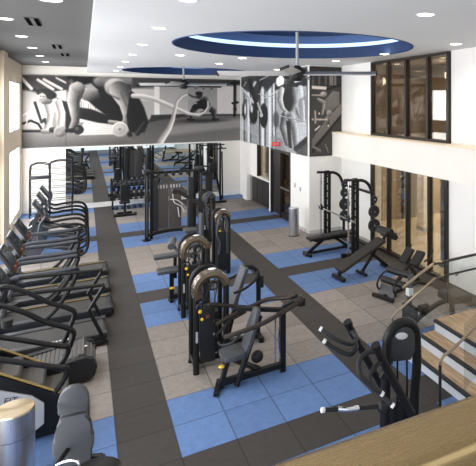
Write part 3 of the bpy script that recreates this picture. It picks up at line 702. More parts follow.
def tower(t, w=.46, d=.42, h=1.47, hood='bronze', badge=True, cr=.07, y0=0., hd=.15):
    """weight tower: arched frame in the local XZ plane, hood on top, stack inside. Local origin at front centre on floor; depth along +y"""
    hw = w / 2
    R = hw
    def arch(y, zb=.03, rr=.036, name='arch_frame', m=M['black']):
        pts = [(-hw, y, zb), (-hw, y, h - R - .25), (-hw, y, h - R)] + [(-R * math.cos(a), y, h - R + R * math.sin(a)) for a in [PI * k / 8 for k in range(1, 8)]] + [(hw, y, h - R), (hw, y, h - R - .25), (hw, y, zb)]
        b = MB(); b.tube(pts, rr, 10, sub=3); foot(b, (-hw, y)); foot(b, (hw, y)); return b.build(name, m, t)
    h = h - .05
    arch(y0 + .03, rr=.045); arch(y0 + d)
    # hood
    b = MB(); N = 20; th = .035; rings = []
    for k in range(N + 1):
        a = -.5 + (PI + .35) * k / N
        row = []
        for (yy, rr) in ((-.045, R + .0), (-.03, R + .05), (hd * .5, R + .065), (hd, R + .05), (hd + .03, R + .01), (hd, R - .05), (-.02, R - .05)):
            row.append(b.bm.verts.new((-rr * math.cos(a), y0 + yy, h - R + rr * math.sin(a))))
        rings.append(row)
    for A, B in zip(rings, rings[1:]):
        for k in range(7): b.bm.faces.new((A[k], A[(k + 1) % 7], B[(k + 1) % 7], B[k]))
    b.bm.faces.new(rings[0]); b.bm.faces.new(list(reversed(rings[-1])))
    b.build('hood', M[hood], t)
    b = MB(); b.box((0, y0 + d / 2, .50), (w * .55, .14, .62), bev=.005)
    for k in range(13): b.box((0, y0 + d / 2, .22 + k * .048), (w * .6, .16, .036), bev=.003)
    b.build('weight_stack', M['plate'], t)
    b = MB()
    for sx in (-.09, .09): b.cyl((sx, y0 + d / 2, .1), (sx, y0 + d / 2, h - .12), .011, n=8)
    b.build('guide_rod', M['chrome'], t)
    b = MB(); b.box((0, y0 + d + .01, .48), (w * .86, .02, .70), bev=.006); b.build('rear_shroud', M['shroud'], t)
    b = MB(); b.box((-w * .12, y0 + .05, .52), (w * .5, .02, .80), bev=.006); b.build('front_shroud', M['dark'], t)
    MB().box((-w * .12, y0 + .034, .80), (.05, .006, .05)).build('warning_label', M['orange'], t); MB().box((-hw + .0, y0 - .02, .55), (.03, .006, .16)).build('instruction_strip', M['pale'], t)
    b = MB(); b.bar((-hw, y0 + d / 2, .10), (hw, y0 + d / 2, .10), .08, .06); b.bar((-hw, y0, .10), (-hw, y0 + d, .10), .05, .07); b.bar((hw, y0, .10), (hw, y0 + d, .10), .05, .07); b.build('base_bar', M['black'], t)
    MB().torus((-hw + .05, y0 - .03, h - R - .22), .05, .016, (PI / 2, 0, 0)).build('pulley', M['dark'], t); MB().torus((.04, y0 + .08, h - R + .02), .06, .014, (PI / 2, 0, 0)).build('pulley', M['dark'], t)
    b = MB(); b.tube([(-hw + .08, y0 + .02, h - R - .2), (0, y0 + .05, h - .18), (.1, y0 + .1, h - R), (.02, y0 + .1, .8)], .007, 6); b.build('cable', M['rubber'], t)
    b = MB(); b.ell((-hw + .04, y0 - .05, h - R - .28), (.028, .02, .028)).ell((-hw + .07, y0 - .04, h - R - .40), (.022, .02, .022)); b.build('selector_knob', M['yellow_b'], t, label='small yellow selector knobs')
    if badge:
        b = MB(); b.ell((.02, y0 + hd * .5, h + .062), (.06, .05, .008)); b.build('badge', M['whiteprint'], t, label='pale oval badge')

def pad(name, t, c, size, rot=(0, 0, 0), m='pad', bev=.025):
    b = MB(); b.box(c, size, rot, bev=bev, seg=3); return b.build(name, M[m], t)

# --- M4 : chest press in the middle foreground
t = thing('chest_press_machine', 'nearest weight machine in the middle with grey seat, slanted back pad and bronze arched hood', 'weight machine', (1.63, 7.5, 0))
tower(t, .43, .42, 1.47)
yS = -.53
b = MB(); b.bar((-.03, yS, .08), (.90, yS, .10), .08, .08); foot(b, (-.03, yS)); foot(b, (.90, yS)); b.bar((.55, yS, .12), (.22, .1, .12), .07, .06)
b.bar((-.10, yS - .18, .04), (.02, yS + .15, .04), .07, .06); b.build('base_frame', M['black'], t)
b = MB(); b.bar((.90, yS, 0), (.90, yS, .94), .08, .08); b.bar((.90, yS, .90), (.30, yS + .28, .95), .06, .06); b.build('rear_post', M['black'], t)
b = MB(); b.bar((.0, yS, .02), (.12, yS, .44), .07, .06); b.bar((.20, yS - .08, .02), (.56, yS, .90), .07, .06); b.build('seat_post', M['black'], t)
MB().ell((.02, yS, .30), (.045, .04, .02)).build('adjust_knob', M['yellow_b'], t, label='yellow seat adjustment knob')
b = MB(); b.prism([(-.16, -.10), (-.12, -.17), (0, -.19), (.14, -.15), (.18, -.06), (.18, .06), (.14, .15), (0, .19), (-.12, .17), (-.16, .10)], 'z', -.035, .035, bev=.02)
o = b.build('seat', M['pad'], t); o.location = (.16, yS, .45)
o = MB().prism([(-.10, -.33), (.10, -.33), (.15, -.12), (.15, .05), (.10, .28), (.07, .33), (-.07, .33), (-.10, .28), (-.15, .05), (-.15, -.12)], 'x', -.03, .03, bev=.018).build('back_pad', M['pad'], t)
o.location = (.42, yS, .70); o.rotation_euler = (0, math.radians(18), 0)
for s_ in (-1, 1):
    yy = yS + s_ * .27
    b = MB(); b.tube([(1.12, yS + s_ * .10, 1.02), (.98, yS + s_ * .18, 1.0), (.75, yy + s_ * .02, .98), (.45, yy + s_ * .04, .90), (.15, yy, .84), (.0, yy - s_ * .05, .80)], .033, 8); b.build('press_arm', M['brownarm'], t)
    b = MB(); b.tube([(.22, yy, .84), (.10, yy - s_ * .02, .72), (-.02, yy - s_ * .10, .68), (-.06, yy - s_ * .14, .72)], .019, 8); b.build('handle', M['dark'], t)
    MB().cyl((1.06, yS + s_ * .12, 1.0), (1.17, yS + s_ * .10, 1.05), .05, n=14).build('counterweight', M['brownarm'], t)
b = MB(); b.box((1.18, yS, .98), (.10, .16, .12), bev=.015); b.bar((.9, yS, .94), (1.12, yS, 1.0), .06, .06); b.build('pivot_block', M['dark'], t)
b = MB(); b.tube([(.90, yS, .84), (.84, yS + .02, .5), (.86, yS, .2)], .009, 6); b.cyl((.8, yS + .03, .15), (.8, yS + .03, .85), .012, n=8); b.build('linkage_rod', M['chrome'], t)
b = MB(); b.ell((.55, yS + .1, .26), (.09, .07, .09)).torus((.35, yS + .2, .3), .1, .02, (PI / 2, 0, 0)); b.build('cam', M['dark'], t)
for s_ in (0,): 
    b = MB(); b.tube([(-.05, yS + .50, 1.0), (.2, yS + .52, .93), (.45, yS + .5, .86), (.66, yS + .44, .84)], .028, 8); b.tube([(.0, yS + .42, .78), (.25, yS + .48, .72), (.5, yS + .5, .78)], .022, 8); b.build('transfer_arm', M['brownarm'], t)

# --- M5 : press unit behind it with tilted pad
t = thing('shoulder_press_machine', 'seat frame with slanted grey pad behind the nearest weight machine', 'weight machine', (2.02, 8.15, 0))
b = MB(); b.bar((-.1, 0, .06), (.55, 0, .06), .08, .07); foot(b, (.52, -.15)); foot(b, (.52, .2)); b.bar((.52, -.18, .05), (.52, .22, .05), .07, .06); foot(b, (-.1, 0)); b.build('base_frame', M['black'], t)
b = MB(); b.tube([(.52, .05, .03), (.53, .05, .75), (.51, .05, 1.08), (.42, .02, 1.20), (.26, 0, 1.22)], .04, 10); b.bar((-.02, 0, .06), (.27, 0, 1.2), .07, .06); b.build('rear_post', M['black'], t)
o = pad('back_pad', t, (0, 0, 0), (.07, .30, .68)); o.location = (.17, 0, .93); o.rotation_euler = (0, math.radians(20), 0)
pad('seat', t, (-.16, 0, .48), (.36, .34, .07)); MB().bar((-.1, 0, .05), (-.14, 0, .45), .07, .06).build('seat_post', M['black'], t)
b = MB()
for s_ in (-1, 1): b.tube([(.45, s_ * .12, 1.16), (.38, s_ * .28, 1.10), (.2, s_ * .32, 1.0), (.02, s_ * .30, .95)], .022, 8)
b.build('press_arm', M['black'], t)
MB().box((.56, .0, .95), (.06, .10, .20), bev=.01).build('pivot_block', M['dark'], t)

# --- M3 : leg curl/extension with tower
t = thing('leg_extension_machine', 'weight machine with bronze hood and low grey seat pads to its left', 'weight machine', (1.80, 9.6, 0))
tower(t, .43, .42, 1.46)
yS = 1.0
b = MB(); b.bar((-.32, yS, .07), (.30, yS, .07), .09, .08); b.bar((.25, .4, .07), (.25, yS, .07), .08, .08); foot(b, (-.30, yS)); b.bar((-.30, yS - .16, .03), (-.30, yS + .16, .03), .07, .05); b.build('base_frame', M['black'], t)
b = MB(); b.bar((-.28, yS, .05), (-.28, yS, .60), .08, .08); b.bar((-.2, yS + .1, .40), (-.2, yS + .1, .84), .06, .06); b.build('seat_post', M['black'], t)
MB().ell((-.28, yS - .06, .26), (.05, .03, .025)).build('adjust_knob', M['yellow_b'], t, label='yellow adjustment knob')
pad('seat', t, (-.26, yS - .04, .62), (.60, .28, .07)); pad('back_pad', t, (-.36, yS + .14, .86), (.48, .20, .07))
b = MB(); b.cyl((-.36, yS - .48, 1.20), (-.28, yS - .20, 1.26), .065, n=16); b.build('roller_pad', M['pad'], t)
b = MB(); b.tube([(-.32, yS - .33, 1.22), (-.24, yS - .4, 1.10), (-.08, yS - .5, 1.02), (.05, yS - .55, .95)], .03, 8); b.torus((.02, yS - .45, .85), .16, .03, (PI / 2, 0, .3)); b.build('lever_arm', M['silver'], t)

# --- M2 : far narrow tower
t = thing('pectoral_machine', 'narrow weight machine with silver rimmed hood standing behind the leg extension machine', 'weight machine', (2.78, 11.6, 0), 0)
tower(t, .25, .45, 1.47, 'bronze', badge=True)
b = MB(); b.tube([(-.06, -.06, 1.38), (-.13, -.1, 1.25), (-.16, -.1, .95), (-.10, -.1, .75), (-.12, -.1, .5)], .025, 8); b.tube([(.0, -.08, 1.36), (.07, -.1, 1.2), (.06, -.1, .9), (.07, -.1, .5)], .025, 8); b.build('front_arm', M['silver'], t)
b = MB(); b.box((0, -.05, .55), (.30, .04, .9), bev=.01); b.build('front_shroud', M['dark'], t)
b = MB(); b.bar((.1, .55, .08), (-.5, 1.0, .08), .08, .08); b.bar((-.45, .96, .05), (-.45, .96, .5), .07, .07); b.build('base_frame', M['black'], t)
pad('seat', t, (-.45, .96, .53), (.36, .34, .07)); pad('back_pad', t, (-.30, .98, .92), (.07, .30, .66))

# --- M1 : lever machine with long arm
t = thing('lever_row_machine', 'weight machine with long black lever arm crossing in front of the cable station', 'weight machine', (3.0, 14.1, 0))
tower(t, .25, .45, 1.48, 'shroud', badge=False)
b = MB(); b.bar((-.86, -.12, 1.62), (-.14, -.08, 1.10), .09, .10); b.bar((-.14, -.08, 1.14), (-.14, -.05, .6), .07, .07); b.build('lever_arm', M['pad_brown'], t)
MB().cyl((-.92, -.22, 1.62), (-.92, -.02, 1.62), .07).build('roller_pad', M['dark'], t)
b = MB(); b.tube([(.02, -.06, 1.42), (-.12, -.1, 1.3), (-.10, -.1, 1.0), (-.05, -.1, .5)], .03, 8); b.build('front_arm', M['silver'], t)
b = MB(); b.bar((-.1, -.1, .08), (-.6, -.1, .08), .08, .08); b.bar((-.55, -.1, .0), (-.55, -.1, .5), .07, .07); b.build('base_frame', M['black'], t)
pad('seat', t, (-.52, -.1, .53), (.34, .34, .07))

# --- row machine in the right foreground
t = thing('seated_row_machine', 'right foreground machine with two long lever arms, curved handles and grey arched shroud', 'weight machine', (3.14, 4.72, 0))
hw = .20; Rr = .20; hh = 1.44
for yy, rr, nm_ in ((0, .056, 'arch_frame'),):
    pts = [(-hw - .04, yy, .03), (-hw - .02, yy, .7), (-hw, yy, hh - Rr)] + [(-Rr * math.cos(a), yy, hh - Rr + Rr * math.sin(a)) for a in [PI * k / 8 for k in range(1, 8)]] + [(hw, yy, hh - Rr), (hw + .01, yy, .9), (hw - .02, yy, .6), (hw - .04, yy, .03)]
    MB().tube(pts, rr, 12, sub=3).build(nm_, M['black'], t)
N = 12
top = [(-.17 * math.cos(PI * k / N), hh - Rr + .17 * math.sin(PI * k / N)) for k in range(N + 1)]
MB().prism([(-.13, hh - .40), (-.17, hh - .30)] + top + [(.17, hh - .34), (.10, hh - .44)], 'y', -.035, .03, bev=.012).build('upper_shroud', M['shroud'], t)
MB().ell((-.03, -.042, 1.31), (.085, .012, .04), rot=(0, .25, 0)).build('badge', M['whiteprint'], t, label='white oval badge on the shroud')
for dx in (-.06, .07): MB().cyl((dx, .0, .1), (dx, .0, 1.1), .012, n=8).build('guide_rod', M['black'], t)
b = MB(); b.box((0.0, .12, .30), (.26, .16, .44), bev=.01); b.build('weight_stack', M['plate'], t)
b = MB(); b.bar((-.25, 0, .05), (.2, 0, .05), .08, .08); b.bar((0, 0, .06), (0, .15, .06), .08, .08); b.build('base_frame', M['black'], t)
# levers: (x, y, z) measured from the machine's base
for i, yy in enumerate((.48, -.17)):
    if i == 0: yy = .48
    b = MB(); b.tube([(-.44, yy, 1.33), (-.30, yy, 1.06), (-.14, yy, .77), (.02, yy, .48)], .045, 10); b.cyl((-.43, yy, 1.32), (-.455, yy, 1.37), .052, n=14); b.build('lever_arm', M['black'], t)
    if i == 0:
        grips = ([(-.42, yy, 1.27), (-.40, yy - .12, 1.22), (-.50, yy - .20, 1.20), (-.66, yy - .16, 1.27), (-.80, yy - .04, 1.37)],
                 [(-.36, yy, 1.16), (-.42, yy - .16, 1.12), (-.54, yy - .22, 1.10), (-.68, yy - .16, 1.17), (-.78, yy - .10, 1.25)])
    else:
        grips = ([(-.44, yy, 1.30), (-.56, yy - .03, 1.33), (-.68, yy - .06, 1.29), (-.70, yy - .12, 1.18), (-.60, yy - .20, 1.06), (-.53, yy - .24, 1.0)],
                 [(-.36, yy, 1.18), (-.48, yy - .05, 1.17), (-.58, yy - .10, 1.10), (-.53, yy - .22, .98), (-.45, yy - .32, .90)])
    for g in grips:
        o = MB().tube(g, .026, 10).build('handle', M['dark'], t)
        d_ = (Vector(g[-1]) - Vector(g[-2])).normalized(); MB().cyl(g[-1], Vector(g[-1]) + d_ * .03, .027, n=12).build('handle_cap', M['whiteprint'], o)
o = MB().tube([(-.42, -.17, .70), (-.75, -.17, .78), (-1.05, -.17, .86)], .022, 10).build('footrest_bar', M['dark'], t)
MB().tube([(-.66, -.17, .76), (-.78, -.18, .79), (-.90, -.17, .825)], .0245, 10).build('chrome_sleeve', M['chrome'], o)
MB().cyl((-1.05, -.17, .86), (-1.08, -.17, .867), .026).build('end_cap', M['whiteprint'], o)
MB().ell((-.36, -.17, .68), (.07, .06, .07)).build('pivot_block', M['dark'], t)
MB().tube([(-.30, -.02, .9), (-.16, -.02, 1.05), (-.10, .0, 1.12)], .02, 8).build('linkage_rod', M['dark'], t)
MB().ell((-.22, -.055, .95), (.025, .015, .05)).build('warning_label', M['yellow_b'], t)


# --- functional cable trainer
t = thing('cable_trainer', 'black twin tower cable station with brown stack shrouds in front of the mirror', 'cable machine', (2.30, 15.75, 0))
for sx in (-1, 1):
    b = MB(); b.bar((sx * .74, -.22, .0), (sx * .74, -.22, 1.95), .10, .10); b.bar((sx * .60, -.05, .0), (sx * .60, -.05, 1.9), .08, .08); foot(b, (sx * .74, -.22), .12)
    b.build('tower_post', M['black'], t)
    b = MB(); b.cyl((sx * .74, -.29, .12), (sx * .74, -.29, 1.85), .02, n=10); b.build('adjustment_column', M['shroud'], t)
    b = MB(); b.box((sx * .74, -.32, 1.22), (.14, .12, .18), bev=.02); b.torus((sx * .74, -.40, 1.18), .045, .015, (0, PI / 2, 0)); b.build('pulley_carriage', M['dark'], t)
    b = MB(); b.box((sx * .18 - .12, .02, .92), (.35, .05, 1.35), bev=.02); b.build('stack_shroud', M['panel'], t)
    b = MB()
    for k in range(4): b.box((sx * .18 - .12 - .12 + k * .08, -.012, 1.48), (.04, .01, .10))
    b.build('instruction_card', M['pale'], t)
    b = MB(); b.box((sx * .50, .05, .95), (.16, .2, 1.5), bev=.01); b.build('weight_stack', M['plate'], t)
    b = MB(); b.box((sx * .74, -.10, 1.97), (.20, .42, .10), bev=.03); b.tube([(sx * .85, -.30, 1.93), (sx * .74, -.42, 2.0), (sx * .55, -.3, 2.0)], .02, 8); b.build('top_cap', M['dark'], t)
b = MB(); b.tube([(-.74, -.10, 1.92), (-.4, .05, 1.90), (0, .08, 1.89), (.4, .05, 1.90), (.74, -.10, 1.92)], .04, 8); b.build('crossbar', M['black'], t)
b = MB()
for k in range(5): b.cyl((-.42 + .21 * k, -.10, 1.84), (-.42 + .21 * k, .12, 1.84), .05)
b.build('pull_up_grip', M['dark'], t)
b = MB(); b.tube([(-.74, -.22, .12), (-.4, .0, .14), (0, .06, .15), (.4, .0, .14), (.74, -.22, .12)], .05, 8); b.build('base_bow', M['black'], t)
b = MB(); b.tube([(-.02, -.06, 1.25), (.02, -.08, 1.0), (.20, -.08, .88), (.30, -.08, .70)], .012, 6); b.tube([(-.1, -.06, 1.10), (.1, -.08, 1.06), (.26, -.08, .92)], .012, 6); b.tube([(.12, -.08, .85), (.16, -.08, .55)], .012, 6); b.build('rope_attachment', M['whiteprint'], t, label='pale rope attachment')
MB().tube([(.9, -.3, .62), (.93, -.32, .5), (.9, -.3, .42)], .03, 8).build('grip_handle', M['orange'], t, label='orange grip')

# --- power rack at the back right
t = thing('assisted_pull_up_rack', 'tall black pull up rack with hanging dark pad against the white back wall', 'rack', (4.40, 20.35, 0))
for sx in (-.42, -.12, .34):
    b = MB(); b.bar((sx, -.05, 0), (sx, -.05, 2.34), .07, .07); b.build('upright', M['black'], t)
b = MB(); b.bar((.40, -.1, 2.0), (.46, .05, .05), .05, .05); b.bar((.12, -.1, 1.3), (.40, 0, .05), .07, .07); foot(b, (.42, .0), .07); b.build('brace_leg', M['black'], t)
b = MB(); b.bar((-.5, -.1, 2.28), (.5, -.1, 2.28), .05, .05); b.bar((-.3, -.4, 2.15), (.5, -.4, 2.15), .045, .045); b.bar((.34, -.4, 2.15), (.34, .05, 2.28), .05, .05); b.bar((-.42, -.4, 2.15), (-.42, .05, 2.28), .05, .05); b.build('top_bar', M['black'], t)
b = MB(); b.box((.0, -.3, 1.42), (.32, .16, .42), bev=.07, seg=3); b.build('hanging_pad', M['dark'], t)
b = MB(); b.tube([(-.4, -.3, 1.5), (-.2, -.35, 1.45), (0, -.35, 1.3)], .03, 8); b.cyl((-.35, -.4, 1.2), (-.35, -.15, 1.2), .08); b.build('arm_rest', M['dark'], t)
b = MB(); b.bar((-.5, -.4, .05), (.5, -.4, .05), .07, .07); b.bar((-.42, -.45, .04), (-.42, .2, .04), .07, .07); b.build('base_frame', M['black'], t)
b = MB(); b.box((-.1, -.05, .75), (.26, .12, 1.1), bev=.01); b.build('weight_stack', M['plate'], t)

# --- dumbbell rack + dumbbells
t = thing('dumbbell_rack', 'black two tier dumbbell rack standing against the mirror', 'rack', (1.75, 20.95, 0))
for sx in (-.82, .82):
    b = MB(); b.bar((sx, -.12, 0), (sx, .15, 1.0), .06, .08); b.bar((sx, -.32, .04), (sx, .28, .04), .06, .06); b.build('side_frame', M['black'], t)
zs = (.45, .85)
for k, z in enumerate(zs):
    b = MB(); b.box((0, -.05 + .1 * k, z), (1.7, .34, .03), rot=(math.radians(12), 0, 0)); b.build('shelf', M['black'], t)
b = MB(); b.cyl((-.075, 0, 0), (.075, 0, 0), .016, n=8)
for sx in (-1, 1): b.cyl((sx * .05, 0, 0), (sx * .13, 0, 0), .065, n=6)
db = b.build('dumbbell', M['plate'])
tag(db, 'black hexagonal dumbbell lying on the rack against the mirror', 'dumbbell', 'dumbbells on the rack at the mirror')
db.rotation_euler = (0, 0, PI / 2)
first = True
for k, z in enumerate(zs):
    for i in range(9):
        o = db if first else db.copy()
        if not first: COL.objects.link(o)
        first = False
        o.location = (1.75 - .72 + i * .18, 20.95 - .05 + .1 * k, z + .082); o.rotation_euler = (math.radians(0), math.radians(-12), PI / 2)
for i in range(8):
    o = db.copy(); COL.objects.link(o); o.location = (1.75 - .70 + i * .2, 20.62, .066); o.rotation_euler = (0, 0, PI / 2)
    o['label'] = 'black hexagonal dumbbell on the floor under the rack at the mirror'; o['group'] = 'dumbbells on the floor at the mirror'

# --- upright utility bench in front of the rack
t = thing('utility_bench', 'small upright backed bench on flat bars facing the mirror', 'bench', (1.25, 19.45, 0))
b = MB(); b.bar((-.32, -.18, .04), (.32, -.18, .04), .07, .07); b.bar((-.25, .25, .04), (.25, .25, .04), .07, .07); b.bar((0, -.18, .05), (0, .25, .05), .08, .08); b.bar((0, 0, .05), (0, 0, .42), .07, .07); b.build('base_frame', M['black'], t)
pad('seat', t, (0, .12, .44), (.34, .36, .07), m='dark'); pad('back_pad', t, (0, -.10, .80), (.30, .07, .62), (math.radians(8), 0, 0), m='dark', bev=.03)
b = MB(); b.cyl((-.36, -.18, .06), (-.28, -.18, .06), .06).cyl((.28, -.18, .06), (.36, -.18, .06), .06); b.build('wheel', M['rubber'], t)

# --- wire rack in the left back corner
t = thing('wire_storage_rack', 'tall black wire frame rack with arched top in the far left corner', 'rack', (-.98, 20.75, 0))
for (x0, x1, zt) in ((-.62, -.05, 1.86), (-.05, .62, 1.92)):
    for yy in (-.22, .22):
        b = MB(); b.tube([(x0, yy, 0), (x0, yy, zt - .25), (x0 + .1, yy, zt - .04), ((x0 + x1) / 2, yy, zt), (x1 - .1, yy, zt - .04), (x1, yy, zt - .25), (x1, yy, 0)], .021, 8, sub=4); b.build('hoop_frame', M['black'], t)
for k in range(8):
    z = .12 + .22 * k
    b = MB()
    for yy in (-.22, .22): b.cyl((-.62, yy, z), (.62, yy, z), .009, n=6)
    for xx in (-.62, -.05, .62): b.cyl((xx, -.22, z), (xx, .22, z), .009, n=6)
    b.build('wire_shelf', M['mid'], t)
b = MB(); b.box((-.30, -.28, 1.38), (.62, .08, .11), bev=.03); b.build('rolled_mat', M['dark'], t)

# --- Smith machine on the right
SM = (6.02, 12.15, 0)
t = thing('smith_machine', 'tall black smith machine with two notched towers against the right wall', 'smith machine', SM)
for s_, nmz in ((1, 'far'), (-1, 'near')):
    yy = s_ * .85
    b = MB(); b.bar((-.01, yy, 0), (-.01, yy, 1.95), .07, .08); b.bar((.11, yy, 0), (.11, yy, 1.95), .07, .08)
    for k in range(9): b.bar((-.01, yy, .15 + k * .21), (.11, yy, .15 + k * .21), .03, .05)
    for k in range(16): b.box((-.05, yy, .3 + k * .1), (.02, .05, .035))
    b.build('upright', M['black'], t)
    b = MB(); b.cyl((-.14, yy, .05), (-.14, yy, 1.93), .016, n=8); b.cyl((-.20, yy - .06, .05), (-.20, yy - .06, 1.93), .008, n=6); b.build('guide_rod', M['chrome'], t)
    b = MB(); b.box((-.08, yy, 1.965), (.36, .16, .05), bev=.02); b.cyl((-.2, yy, 1.94), (-.2, yy, 2.0), .07).cyl((.05, yy, 1.94), (.05, yy, 2.0), .07); b.build('top_cap', M['black'], t)
    b = MB(); b.tube([(.03, yy, 1.92), (.25, yy, 1.93), (.45, yy, 1.80), (.56, yy, 1.5), (.58, yy, 1.0), (.58, yy, .04)], .042, 10); b.build('rear_arch', M['black'], t)
    b = MB(); b.bar((-.30, yy, .05), (.66, yy, .05), .09, .08); b.cyl((-.3, yy, 0), (-.3, yy, .1), .06); b.build('base_bar', M['black'], t)
    b = MB(); b.cyl((-.14, yy - .05, .95), (-.14, yy + .05, .95), .06); b.bar((-.14, yy, .95), (-.14, yy, 1.05), .05, .05); b.build('bar_hook', M['dark'], t)
for z in (1.55, .1): MB().bar((.6, -.85, z), (.6, .85, z), .06, .06).build('cross_brace', M['black'], t)
b = MB(); b.cyl((-.14, -1.02, .95), (-.14, 1.02, .95), .019, n=12); b.build('barbell', M['chrome'], t)
b = MB(); b.cyl((-.14, -1.12, .95), (-.14, -.95, .95), .03).cyl((-.14, .95, .95), (-.14, 1.12, .95), .03); b.build('bar_sleeve', M['steel'], t)
# weight pegs & plates
pegs = [(1, 1.58, .10), (1, 1.33, .13), (1, 1.00, .17), (1, .66, .16), (-1, 1.42, .10), (-1, 1.10, .16), (-1, .74, .17)]
for (s_, z, r) in pegs: MB().cyl((.56, s_ * .85 - .04, z), (.56, s_ * .85 - .16, z), .018, n=8).build('storage_peg', M['steel'], t)
desc = ['topmost and smallest weight plate on the far rear post of the smith machine', 'second weight plate from the top on the far rear post of the smith machine', 'large third weight plate down on the far rear post of the smith machine', 'lowest weight plate on the far rear post of the smith machine',
        'small top weight plate on the near rear post of the smith machine', 'middle weight plate on the near rear post of the smith machine', 'lowest large weight plate on the near rear post of the smith machine']
for (s_, z, r), d_ in zip(pegs, desc):
    q = thing('weight_plate', d_, 'weight plate', (SM[0] + .56, SM[1] + s_ * .85 - .09, z), group='weight plates on the smith machine')
    b = MB()
    # plate faces -X+(-Y): axis along X
    b.cyl((0, -.022, 0), (0, .022, 0), r, n=28); b.torus((0, -.02, 0), r - .018, .014, (PI / 2, 0, 0)); b.build('disc', M['plate'], q)
    MB().cyl((0, -.034, 0), (0, -.020, 0), .035).build('hub', M['shroud'], q)

# flat bench in the smith machine
def bench_frame(t, L, hL, hR, w=.28, m='pad_dark'):
    ang = math.atan2(hR - hL, L)
    return ang
t = thing('flat_bench', 'flat black weight bench pushed into the smith machine', 'bench', (5.66, 11.95, 0), .04)
pad('seat', t, (-.42, 0, .42), (.42, .30, .07), m='pad_dark'); pad('back_pad', t, (.30, 0, .43), (1.0, .30, .07), m='pad_dark')
b = MB(); b.bar((-.66, -.22, .04), (-.66, .22, .04), .07, .07); b.bar((.55, -.26, .04), (.55, .26, .04), .07, .07); b.bar((-.66, 0, .05), (-.2, 0, .36), .07, .07); b.bar((-.62, 0, .06), (.55, 0, .06), .06, .06); b.bar((.55, 0, .06), (.1, 0, .38), .07, .07); b.bar((-.6, 0, .37), (.7, 0, .37), .06, .04); b.build('frame', M['black'], t)
MB().cyl((-.70, -.1, .04), (-.70, .1, .04), .05).build('wheel', M['rubber'], t)

# decline bench
t = thing('decline_bench', 'long black sloping sit up bench on the blue tiles in front of the smith machine', 'bench', (5.62, 9.98, 0), .10)
ang = math.atan2(.52, 1.25)
o = pad('back_pad', t, (0, 0, 0), (1.30, .34, .08), m='pad_brown'); o.location = (-.12, 0, .47); o.rotation_euler = (0, -ang, 0)
o = pad('seat', t, (0, 0, 0), (.34, .42, .09), m='pad_dark'); o.location = (.62, 0, .86); o.rotation_euler = (0, .25, 0)
b = MB(); b.bar((-.72, 0, .15), (.5, 0, .68), .08, .07); b.bar((-.72, -.24, .06), (-.72, .24, .06), .08, .08); b.bar((-.72, 0, .05), (-.70, 0, .18), .07, .07); b.bar((.1, 0, .50), (.66, .02, .05), .07, .07); b.bar((.66, -.26, .04), (.66, .26, .04), .08, .07); b.bar((.40, 0, .62), (-.1, 0, .05), .06, .06); b.bar((-.1, -.2, .04), (-.1, .2, .04), .06, .06); b.build('frame', M['black'], t)
b = MB(); b.bar((.55, 0, .70), (.60, 0, .95), .06, .06); b.build('roller_post', M['black'], t)
for z, x in ((.93, .58), (.78, .70)): MB().cyl((x, -.26, z), (x, .26, z), .065, n=16).build('roller_pad', M['pad_dark'], t)

# back extension bench
t = thing('back_extension_bench', 'black hyperextension bench with roller pads beside the glass wall', 'bench', (5.62, 8.62, 0), .30)
b = MB(); b.bar((-.45, -.28, .04), (-.45, .28, .04), .07, .06); b.bar((.75, -.28, .04), (.75, .28, .04), .07, .06); b.bar((-.45, 0, .05), (.75, 0, .05), .07, .06); b.bar((-.3, 0, .06), (.58, 0, .60), .07, .07); b.bar((.75, 0, .05), (.42, 0, .48), .06, .06); b.build('frame', M['black'], t)
for s_ in (-1, 1): MB().tube([(-.3, s_ * .22, .08), (-.38, s_ * .22, .25), (-.2, s_ * .22, .42), (0, s_ * .22, .40)], .02, 8).build('side_handle', M['black'], t)
for x, z in ((-.12, .26), (.05, .42)): MB().cyl((x, -.30, z), (x, .30, z), .07, n=16).build('roller_pad', M['pad_dark'], t)
for s_ in (-1, 1):
    o = pad('hip_pad', t, (0, 0, 0), (.36, .22, .08), m='pad_dark'); o.location = (.50, s_ * .15, .64); o.rotation_euler = (0, -.7, 0)
for s_ in (-1, 1): MB().tube([(.58, s_ * .27, .58), (.76, s_ * .30, .64), (.86, s_ * .30, .78)], .018, 8).build('grip_handle', M['black'], t)
MB().box((-.32, 0, .12), (.03, .42, .26), rot=(0, .5, 0), bev=.01).build('foot_plate', M['mid'], t)

# plate loaded machine behind the glass rail
t = thing('leg_press_machine', 'black machine with square padded seat and curved bow tube behind the stair glass', 'weight machine', (4.90, 6.82, 0), .04)
b = MB(); b.tube([(-.30, .1, .06), (.0, .25, .10), (.35, .3, .22), (.55, .15, .40), (.70, 0, .48)], .045, 8); b.tube([(-.1, -.26, .06), (.35, -.24, .05), (.72, -.15, .05)], .04, 8); b.bar((-.3, -.26, .04), (-.3, .26, .04), .07, .06); b.bar((.72, -.26, .04), (.72, .26, .04), .07, .06); b.bar((.72, 0, .04), (.72, 0, .50), .07, .07); b.build('bow_frame', M['black'], t)
b = MB(); b.bar((-.30, -.05, .0), (-.10, .12, 1.06), .08, .08); b.build('mast', M['dark'], t)
pad('seat', t, (.74, -.05, .55), (.46, .44, .13), (0, .12, 0), m='pad_dark', bev=.05)
pad('foot_plate', t, (-.22, -.02, .40), (.10, .34, .40), m='dark', bev=.03)
b = MB(); b.cyl((.25, .32, .30), (.42, .32, .30), .07); b.build('roller_pad', M['pad_dark'], t)
MB().box((-.17, .06, .78), (.09, .09, .12)).build('decal', M['whiteprint'], t)

